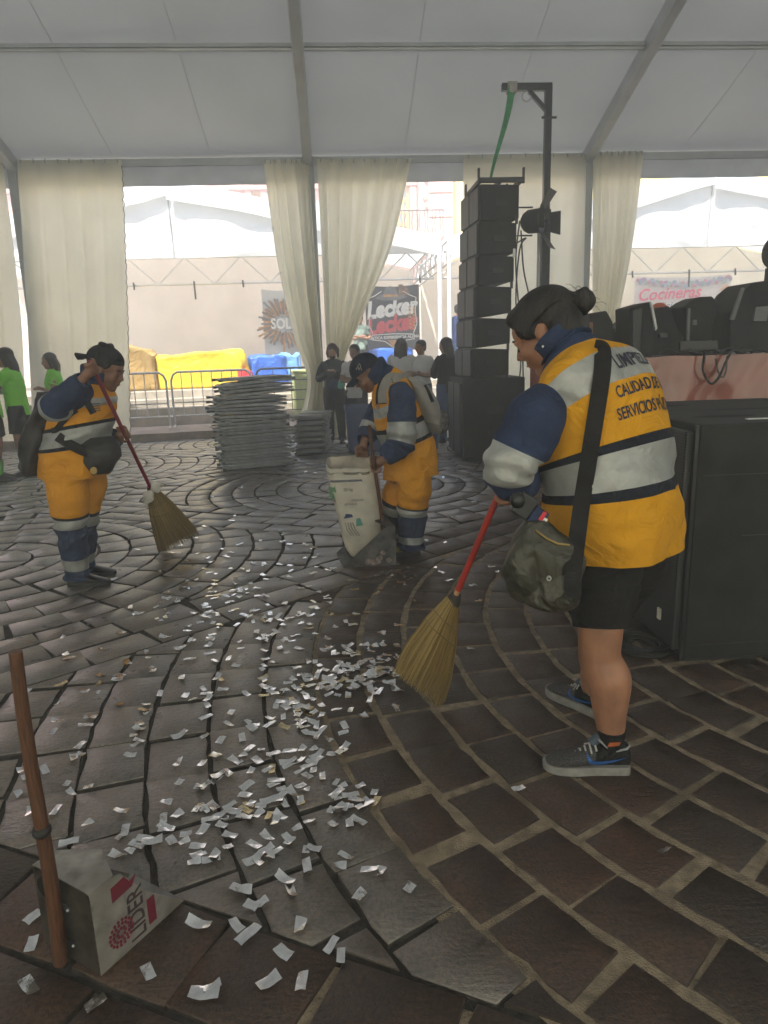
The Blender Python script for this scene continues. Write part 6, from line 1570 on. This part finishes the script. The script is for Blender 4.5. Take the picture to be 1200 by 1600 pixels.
def person_man():
    az = math.radians(187); F = Vector((math.cos(az), math.sin(az), 0)); Lf = Vector((-F.y, F.x, 0))
    lf, rf = gp(636, 866), gp(612, 850); Y = lf.y+.06
    o = thing('person', 'stooping man in an orange and navy work jacket and navy cap, filling a sack', 'person', ((rf.x+lf.x)/2, (rf.y+lf.y)/2, 0))
    secs = px_torso([((642, 742), Y, .205, .195, 6), ((640, 715), Y, .208, .195, 8), ((634, 685), Y, .20, .185, 14), ((626, 655), Y, .20, .182, 20), ((617, 630), Y, .205, .175, 26), ((609, 608), Y, .205, .15, 32), ((600, 592), Y, .16, .105, 40), ((591, 581), Y, .085, .08, 44)], F, Lf)
    J = Loft(secs, rows=110, n=80, amp=.010, seed=32, fold=lambda v, an, p: .012*math.sin(an*5+5*v)*max(0, 1-v*3)+.006*math.sin(v*46+an*2)*math.exp(-((v-.35)/.15)**2))
    jk = J.build('jacket', [ORAV, PIPE, SILV, NAVY], [(1.85, 0), (2.05, 1), (2.7, 2), (2.95, 1), (3.75, 0), (4.45, 2), (6.3, 0), (9, 3)], o, thick=.012)
    tr = J.tree()
    hA, hB = PANA, PANB; stick = lambda k: hA.lerp(hB, k)
    lh = stick(.66); lw = lh+Vector((.07, -.04, .035)); lsh, lel = yp(628, 622, Y-.20), yp(628, 692, Y-.24)
    S1 = Loft(arm_secs([yp(622, 606, Y-.15), lsh, lsh.lerp(lel, .55), lel, lel.lerp(lw, .4), lel.lerp(lw, .75), lw], [.066, .092, .098, .092, .086, .072, .052]), rows=80, n=48, amp=.010, seed=34, fold=lambda v, an, p: .008*math.sin(v*50)*math.exp(-((v-.5)/.2)**2))
    S1.build('sleeve', [NAVY, SILV], [(2.0, 0), (3.0, 1), (9, 0)], jk, thick=.006)
    rh = yp(566, 708, Y-.02); rw = rh+Vector((.02, .02, .085)); rsh = yp(606, 618, Y+.2); rel = yp(578, 672, Y+.14)
    S2 = Loft(arm_secs([rsh, rsh.lerp(rel, .5), rel, rel.lerp(rw, .5), rw], [.09, .088, .08, .066, .052]), rows=60, n=40, amp=.007, seed=35)
    S2.build('sleeve', [NAVY, SILV], [(1.7, 0), (2.4, 1), (9, 0)], jk, thick=.006)
    hc = yp(573, 582, Y-.0); d2 = Vector((math.cos(math.radians(192)), math.sin(math.radians(192)), 0)); hf = d2*.78-VZ*.62; hu = VZ*.78+d2*.62
    b = MB(); at, M = head(b, hc, hf, hu, 1.05)
    limb(b, [secs[6][0]-VZ*.03, secs[7][0], at(0, -.03, -.07)], [.07, .06, .058])
    limb(b, [secs[1][0], secs[2][0], secs[4][0], secs[6][0]], [.14, .14, .13, .08], 18)
    limb(b, [lsh, lel, lw], [.05, .042, .03]); grip(b, lh, hB-hA, lw, 1.15); limb(b, [rsh, rel, rw], [.05, .042, .03]); grip(b, rh, (1, .3, -.1), rw, 1.15, -1)
    lhip, rhip = secs[0][0]+Lf*.10, secs[0][0]-Lf*.10
    lk, rk = yp(644, 795, Y-.06), yp(616, 788, Y+.08); la, ra = Vector((lf.x+.03, lf.y, .09)), Vector((rf.x+.03, rf.y, .09))
    for h_, k_, a_ in ((lhip, lk, la), (rhip, rk, ra)): limb(b, [h_, k_, a_, Vector((a_.x, a_.y, .04))], [.09, .06, .045, .045])
    solid(b, 'body', SKIND, o, .008, 4); face_details(o, at, 1.05)
    PM_ = [ORAV, PIPE, SILV, NAVY]; PB = [(2.75, 0), (2.92, 1), (3.35, 2), (4.7, 3), (5.3, 2), (9, 3)]
    trouser_leg(o, 'trouser_leg', lhip, lk, la, (.120, .118, .106, .098, .092), PM_, PB, 4)
    trouser_leg(o, 'trouser_leg', rhip, rk, ra, (.120, .116, .102, .094, .088), PM_, PB, 9)
    YSH = mat('dirty_yellow_shoe', (.28, .24, .06), .8, var=.35, scale=25); 
    for a_, t in ((la, 188), (ra, 196)):
        f = Vector((math.cos(math.radians(t)), math.sin(math.radians(t)), 0)); shoe(o, Vector((a_.x, a_.y, 0))-f*.06, math.radians(t), .27, YSH, SOLEB, 1.05)
    b = MB(); b.ell(at(0, -.03, .02), (.084, .098, .085), M, 14, 20); solid(b, 'hair', HAIR, o, .009, 5)
    CAPN = cloth('navy_cap', (.018, .022, .04), .15)
    cap_ = thing('cap', 'navy baseball cap with a pale emblem on the stooping man', 'cap', at(0, 0, .06))
    rows = []
    for i in range(10):
        t = i/9*math.pi/2
        rows.append([at(.090*math.cos(t)*math.cos(a), -.008+.110*math.cos(t)*math.sin(a), .030+.100*math.sin(min(t, 1.5))) for a in np.linspace(0, 2*math.pi, 31)[:-1]])
    b = MB(); b.rings(rows); b.build('crown', CAPN, cap_, smooth=60)
    b = MB()
    for dz in (0, -.006): b.grid(lambda u, v, dz=dz: at((u-.5)*.165*(1-.3*v*v), .088+.085*v*(1-.35*(2*u-1)**2), .036+dz-.012*v-.022*(2*u-1)**2), 8, 12)
    b.build('bill', CAPN, cap_, smooth=60)
    for k, (dx, dz) in enumerate(((-.02, .01), (0, 0), (-.01, -.012))):
        b = MB(); p0 = at(-.072+dx*.3, .055+dx, .075+dz); b.tube([p0, p0+Vector((.014, -.008, .018)), p0+Vector((.022, -.008, -.004))], .0035, 5); b.build('emblem_stroke', mat('emblem_pale', (.45, .45, .42), .7), cap_, smooth=60)
    Loft([(secs[7][0]-VZ*.01, .095, .09, Lf, secs[7][4]), (secs[7][0]+VZ*.035+F*.03, .10, .095, Lf, secs[7][4]), (secs[7][0]+VZ*.05+F*.04, .085, .08, Lf, secs[7][4])], rows=16, n=40, amp=.002).build('collar', NAVY, [(9, 0)], jk, thick=.006)
    # grey backpack
    GBP = mat('grey_nylon', (.26, .25, .23), .7, var=.12, scale=8, bump=.4, bscale=40); GBD = mat('grey_nylon_dark', (.15, .145, .135), .7, var=.15)
    bk = thing('backpack', 'grey backpack with a black zip on the back of the stooping man', 'backpack', yp(672, 640, Y))
    sb = []
    for (y_, xa, xb, dq) in ((588, 630, 650, .07), (598, 632, 668, .125), (620, 642, 682, .15), (645, 652, 692, .155), (664, 660, 696, .15), (675, 668, 690, .11)):
        a, c = yp(xa, y_, Y-.02), yp(xb, y_, Y-.02); sb.append(((a+c)/2, (c.x-a.x)/2, dq, Vector((1, 0, -.25)).normalized(), Vector((0, 1, 0))))
    BK = Loft(sb, rows=40, n=48, amp=.010, seed=41, sq=.85); BK.build('pack', [GBP, GBD], [(3.7, 0), (9, 1)], bk, cap=True); kt = BK.tree()
    zp = [hit(kt, x, y, .004) for x, y in ((657, 590), (664, 602), (671, 616), (676, 628))]; zp = [p for p in zp if p is not None]
    if len(zp) > 2: b = MB(); b.tube(zp, .012, 6); b.build('zip', BLKC, bk, smooth=60)
    q = hit(kt, 690, 655, .0)
    if q is None: q = sb[4][0]
    b = MB(); b.ell(q+Vector((.02, .03, -.02)), (.04, .07, .08), None, 10, 12); b.build('side_pocket', mat('mesh_pocket', (.10, .095, .10), .7, var=.5, scale=40), bk, smooth=60)
    sp_ = [hit(J.tree(), x, y, .015) for x, y in ((612, 586), (606, 592), (600, 606), (598, 622), (600, 634))]; st_ = S1.tree()
    sp_ = [hit(tr, x, y, .02) for x, y in ((622, 590), (610, 590), (602, 600), (598, 615), (598, 630))]; sp_ = [p for p in sp_ if p is not None]
    if len(sp_) > 2: ribbon([sb[0][0]+Vector((0, -.03, 0))]+sp_, .065, .012, 'shoulder_strap', GBP, bk); ribbon([p+Vector((-.012, .0, -.004)) for p in [sb[0][0]+Vector((0, -.03, 0))]+sp_], .072, .006, 'strap_edge', BLKC, bk)
    lo = [hit(tr, x, y, .012) for x, y in ((668, 652), (655, 655), (640, 662))]; lo = [p for p in lo if p is not None]
    if len(lo) > 1: ribbon(lo, .03, .006, 'lower_strap', BLKC, bk)
    q = hit(tr, 592, 637, .004)
    if q is not None:
        for k in range(4):
            b = MB(); b.box(q+VZ*(.02-.014*k)+Vector((.006*k, 0, 0)), (.055-.006*k, .006, .007)); b.build('chest_emblem', mat('emblem_grey', (.12, .13, .15), .7), jk)
    return o
person_man()

# ------------------------------------------------------------------ people farther off
def bystander(label, foot, H_, az, shirt, legs, hair, skin=None, long_sleeve=False, bottoms='trousers', hairlen=.0, pose='down', shoes=None, lean=0.0, extra=None, socks=None, collar=None, z0=0.0, hcol=None, headturn=0.0, headdown=.1):
    skin = skin or SKIN; hcol = hcol or HAIR; s = H_/1.66
    F = Vector((math.cos(az), math.sin(az), 0)); Lf = Vector((-F.y, F.x, 0)); B = Vector((foot.x, foot.y, z0))
    o = thing('person', label, 'person', B)
    P = lambda f, l, z: B+F*(f*s+lean*max(0, z-.85)*s)+Lf*l*s+VZ*z*s
    hcn = P(.03, 0, 1.535); ha = az+headturn; hd = Vector((math.cos(ha), math.sin(ha), 0)); hf = hd*(1-headdown)-VZ*headdown
    b = MB(); at, M = head(b, hcn, hf, VZ+hd*headdown, s)
    limb(b, [P(-.01, 0, 1.33), P(0, 0, 1.41), at(0, -.02, -.07)], [.06*s, .05*s, .05*s], 12, 5)
    limb(b, [P(0, 0, .86), P(0, 0, 1.0), P(0, 0, 1.2), P(-.01, 0, 1.36)], [.13*s, .115*s, .125*s, .07*s], 16, 6)
    sh = {k: P(-.01, k*.165, 1.34) for k in (-1, 1)}; el, wr2 = {}, {}
    for k in (-1, 1):
        if pose == 'phone': el[k], wr2[k] = P(.03, k*.24, 1.09), P(.24, k*.07, 1.20)
        elif pose == 'fold': el[k], wr2[k] = P(.03, k*.23, 1.08), P(.2, -k*.06, 1.12)
        elif pose == 'reach': el[k], wr2[k] = P(.16, k*.22, 1.12), P(.34, k*.13, 1.08)
        else: el[k], wr2[k] = P(-.02, k*.225, 1.08), P(.04, k*.235, .84)
        limb(b, [sh[k], el[k], wr2[k]], [.048*s, .038*s, .026*s], 10, 5)
        d_ = (wr2[k]-el[k]).normalized(); relaxed(b, wr2[k], d_, -Lf*k if pose == 'down' else VZ*-1+F*.2, s)
    kn = {k: P(.02, k*.095, .47) for k in (-1, 1)}; an_ = {k: P(-.02, k*.10, .085) for k in (-1, 1)}
    for k in (-1, 1): limb(b, [P(0, k*.09, .86), kn[k], kn[k].lerp(an_[k], .4)-F*.015*s, an_[k], Vector((an_[k].x, an_[k].y, z0+.03))], [.085*s, .058*s, .056*s, .038*s, .038*s], 12, 5)
    solid(b, 'body', skin, o, .011, 3)
    T = Loft([(P(0, 0, .80), .175*s, .135*s, Lf, F), (P(0, 0, .92), .175*s, .135*s, Lf, F), (P(0, 0, 1.05), .16*s, .125*s, Lf, F), (P(0, 0, 1.2), .18*s, .135*s, Lf, F), (P(-.01, 0, 1.33), .19*s, .105*s, Lf, F), (P(-.01, 0, 1.385), .12*s, .08*s, Lf, F), (P(0, 0, 1.41), .068*s, .064*s, Lf, F)], rows=44, n=40, amp=.008, seed=foot.x*3)
    sh_o = T.build('shirt', [shirt, collar or shirt], [(5.3, 0), (9, 1)], o, thick=.006)
    for k in (-1, 1):
        e = wr2[k] if long_sleeve else el[k].lerp(sh[k], .35)
        mid = el[k] if long_sleeve else sh[k].lerp(e, .5)
        Loft(arm_secs([sh[k]+Lf*(-k*.04)*s+VZ*.015*s, sh[k].lerp(mid, .4), mid, e.lerp(mid, .5), e], [.06*s, .07*s, .06*s, .052*s, (.036 if long_sleeve else .06)*s]), rows=28, n=26, amp=.005, seed=k+foot.x).build('sleeve', shirt, [(9, 0)], sh_o, thick=.004)
    if bottoms == 'shorts':
        for k in (-1, 1): Loft(arm_secs([P(0, k*.075, .92), P(0, k*.085, .78), P(.015, k*.10, .56)], [.105*s, .112*s, .105*s]), rows=20, n=30, amp=.006, seed=k).build('shorts', legs, [(9, 0)], o, thick=.005)
    else:
        for k in (-1, 1): Loft(arm_secs([P(0, k*.075, .93), P(0, k*.085, .75), kn[k], kn[k].lerp(an_[k], .5), Vector((an_[k].x, an_[k].y, z0+.05))], [.105*s, .105*s, .076*s, .068*s, .062*s]), rows=34, n=28, amp=.006, seed=k).build('trouser_leg', legs, [(9, 0)], o, thick=.004)
    if socks is not None:
        for k in (-1, 1): b = MB(); limb(b, [an_[k].lerp(kn[k], .42), Vector((an_[k].x, an_[k].y, z0+.05))], [.058*s, .046*s], 14, 4); b.build('sock', socks, o, smooth=60)
    for k in (-1, 1): shoe(o, Vector((an_[k].x, an_[k].y, 0))-F*.05, az+k*.12, .25, shoes or BLKLEATH, SOLEB, .95, lift=z0)
    b = MB(); b.ell(at(0, -.022, .046), (.088*s, .103*s, .085*s), M, 12, 18); b.ell(at(0, -.055, -.01), (.076*s, .058*s, .07*s), M)
    if hairlen:
        for k in range(7):
            u = (k-3)/3; st = at(u*.07, -.055-.03*(1-abs(u)), .03); en = st-VZ*hairlen*s*(1-.12*abs(u))-F*.035*s+Lf*(-u*.02)*s
            limb(b, [st, st.lerp(en, .4)-F*.03*s, en+F*.01*math.sin(k*2)], [.034*s, .038*s, .016*s], 8, 5)
        for sx in (-1, 1): limb(b, [at(sx*.07, .03, .05), at(sx*.088, -.005, -.03), at(sx*.085, -.02, -.12)], [.02*s, .026*s, .02*s], 8, 4)
    solid(b, 'hair', hcol, o, .009, 3)
    if extra: extra(o, P, at, wr2, F, Lf, s)
    return o
LIME = cloth('lime_shirt', (.25, .75, .07), .05); BLK2 = cloth('black_shorts', (.015, .016, .018), .2); LSOCK = cloth('lime_sock', (.18, .6, .08), .05)
WSH = cloth('white_shirt', (.72, .72, .72), .04); DKG = cloth('dark_green_jacket', (.016, .028, .03), .2); BLJ = cloth('blue_jeans', (.06, .12, .26), .15); NVS = cloth('navy_polo', (.02, .04, .13), .1); BKS = cloth('black_top', (.012, .012, .013), .2)
def stand_px(px, py_top, py_foot): g_ = gp(px, py_foot); return g_, zat(g_, py_top)
R_ = math.radians
g_, h_ = stand_px(44, 549, 742)
bystander('girl in a lime shirt with long black hair, black shorts and lime socks, leaning forward', g_, h_*1.03, R_(186), LIME, BLK2, 1, SKIN, bottoms='shorts', hairlen=.42, pose='reach', lean=.07, socks=LSOCK)
g_, h_ = stand_px(2, 545, 750)
bystander('girl in a lime shirt and lime socks cut off by the frame, facing her friend', g_, h_, R_(20), LIME, BLK2, 1, SKIN, bottoms='shorts', hairlen=.3, pose='down', lean=.0, socks=LSOCK)
g_, h_ = stand_px(100, 551, 716)
bystander('girl in a lime shirt behind the sweeper in the backward cap, looking aside', g_, h_, R_(200), LIME, BLK2, 1, SKIN, bottoms='shorts', hairlen=.28, pose='fold', socks=LSOCK)
def phone_stuff(o, P, at, wr2, F, Lf, s):
    ph = thing('phone', 'dark phone in the hands of the woman in dark clothes beside the post', 'phone', P(.33, 0, 1.19)); M_ = Matrix.Rotation(math.atan2(F.y, F.x)+math.pi/2, 3, 'Z')
    b = MB(); b.box(P(.33, 0, 1.19), (.14*s, .02, .075*s), M_); b.build('case', BLACKG, ph, bevel=.006)
    b = MB(); b.box(P(.318, 0, 1.19), (.12*s, .004, .06*s), M_); b.build('screen', GPL, ph)
    bg2 = thing('hand_bag', 'navy hand bag with a mint cloth hanging from the woman beside the post', 'bag', P(.18, .10, .95))
    b = MB(); b.ell(P(.17, .02, 1.0), (.10, .05, .09), None, 10, 14); b.build('pouch', cloth('navy_bag', (.03, .06, .14), .15), bg2, smooth=60)
    b = MB(); 
    for k in range(5): b.ell(P(.18, .15+.02*math.sin(k*2), 1.0+.03*math.cos(k*1.7)), (.055, .04, .05), None, 8, 10)
    solid(b, 'cloth', cloth('mint_cloth', (.16, .5, .42), .08), bg2, .01, 2)
    b = MB(); b.tube([P(.05, -.12, 1.38), P(.16, -.04, 1.2), P(.17, .02, 1.08)], .012, 6); b.build('strap', cloth('navy_bag', (.03, .06, .14)), bg2)
    mk = MB(); mk.ell(at(0, .075, -.06), (.05*s, .045*s, .042*s), None, 8, 12); mk.build('face_mask', cloth('dark_mask', (.05, .05, .055)), o, smooth=60)
g_, h_ = stand_px(526, 537, 692)
bystander('woman in dark clothes with reddish hair looking at her phone beside the middle post', g_, h_, R_(262), DKG, BKS, 1, SKINL, long_sleeve=True, hairlen=.1, pose='phone', hcol=mat('red_brown_hair', (.07, .02, .015), .5, var=.4, scale=40, bump=.5), extra=phone_stuff, headdown=.35)
g_, h_ = stand_px(560, 538, 696)
bystander('man in dark trousers half hidden behind the stooping man', g_, h_, R_(250), cloth('grey_top', (.5, .5, .5)), BKS, 1, SKIND, pose='fold')
g_, h_ = stand_px(630, 528, 684)
bystander('woman in a white shirt with long brown hair, seen from behind', g_, h_, R_(75), WSH, BLJ, 1, SKINL, hairlen=.40, pose='fold', hcol=HAIRB)
g_, h_ = stand_px(661, 531, 684)
bystander('man in a white polo shirt with folded arms beside the long haired woman', g_, h_, R_(225), WSH, BLJ, 1, SKIN, pose='fold')
g_, h_ = stand_px(699, 527, 690)
bystander('woman in a black top and jeans with long dark hair beside the subwoofer', g_, h_, R_(120), BKS, BLJ, 1, SKINL, long_sleeve=True, hairlen=.34, pose='fold', hcol=HAIRB, headturn=.5)
gk = onk(716, 600, 0, 2.9)
bystander('man in a navy polo shirt standing on the plaza behind the loudspeaker column', Vector((gk.x, gk.y, 0)), 1.72, R_(20), NVS, BLJ, 1, SKIN, pose='down', z0=PLZ)
gk = onk(566, 600, 0, 3.3)
bystander('person in a green and white top under the black banner', Vector((gk.x, gk.y, 0)), 1.55, R_(260), cloth('green_white_top', (.20, .26, .22), .4, 6), BKS, 1, SKIN, pose='fold', z0=PLZ)
def orange_cap(o, P, at, wr2, F, Lf, s):
    c_ = thing('cap', 'orange cap showing above the stage monitors', 'cap', at(0, 0, .05)); rows = []
    for i in range(8):
        t = i/7*1.5; rows.append([at(.098*math.cos(t)*math.cos(a), -.01+.115*math.cos(t)*math.sin(a), .045+.09*math.sin(t)) for a in np.linspace(0, 2*math.pi, 23)[:-1]])
    OC = cloth('orange_cap', (.75, .14, .05), .06); b = MB(); b.rings(rows); b.build('crown', OC, c_, smooth=60)
    b = MB(); b.grid(lambda u, v: at((u-.5)*.16, .09+.08*v, .05-.01*v-.02*(2*u-1)**2), 5, 8); b.build('bill', BLKC, c_, smooth=60)
q = yp(1028, 474, 10.8)
bystander('worker in an orange cap behind the stage', Vector((q.x, q.y, 0)), 1.70, R_(-30), WSH, BKS, 1, SKIN, pose='down', extra=orange_cap, z0=max(0, q.z-1.70))
q = yp(972, 487, 11.4)
bystander('person with short brown hair behind the stage beside the pleated curtain', Vector((q.x, q.y, 0)), 1.70, R_(-60), WSH, BKS, 1, SKIN, pose='down', hcol=HAIRB, z0=max(0, q.z-1.70))

# ------------------------------------------------------------------ dusty air; the haze also imitates the veil of lens glare
b = MB(); b.box((0, 13, 5.05), (74, 58, 12.3))
hz = bpy.data.materials.new('dust_glare_haze'); hz.use_nodes = True
_n = hz.node_tree.nodes; _n.remove(_n['Principled BSDF'])
_v = _n.new('ShaderNodeVolumePrincipled'); _v.inputs['Color'].default_value = (.90, .95, 1.0, 1); _v.inputs['Density'].default_value = HAZE; _v.inputs['Anisotropy'].default_value = .3
hz.node_tree.links.new(_v.outputs[0], _n['Material Output'].inputs['Volume'])
tag(b.build('haze', hz), 'pale haze of dusty air and imitated lens glare under the tent', kind='stuff')
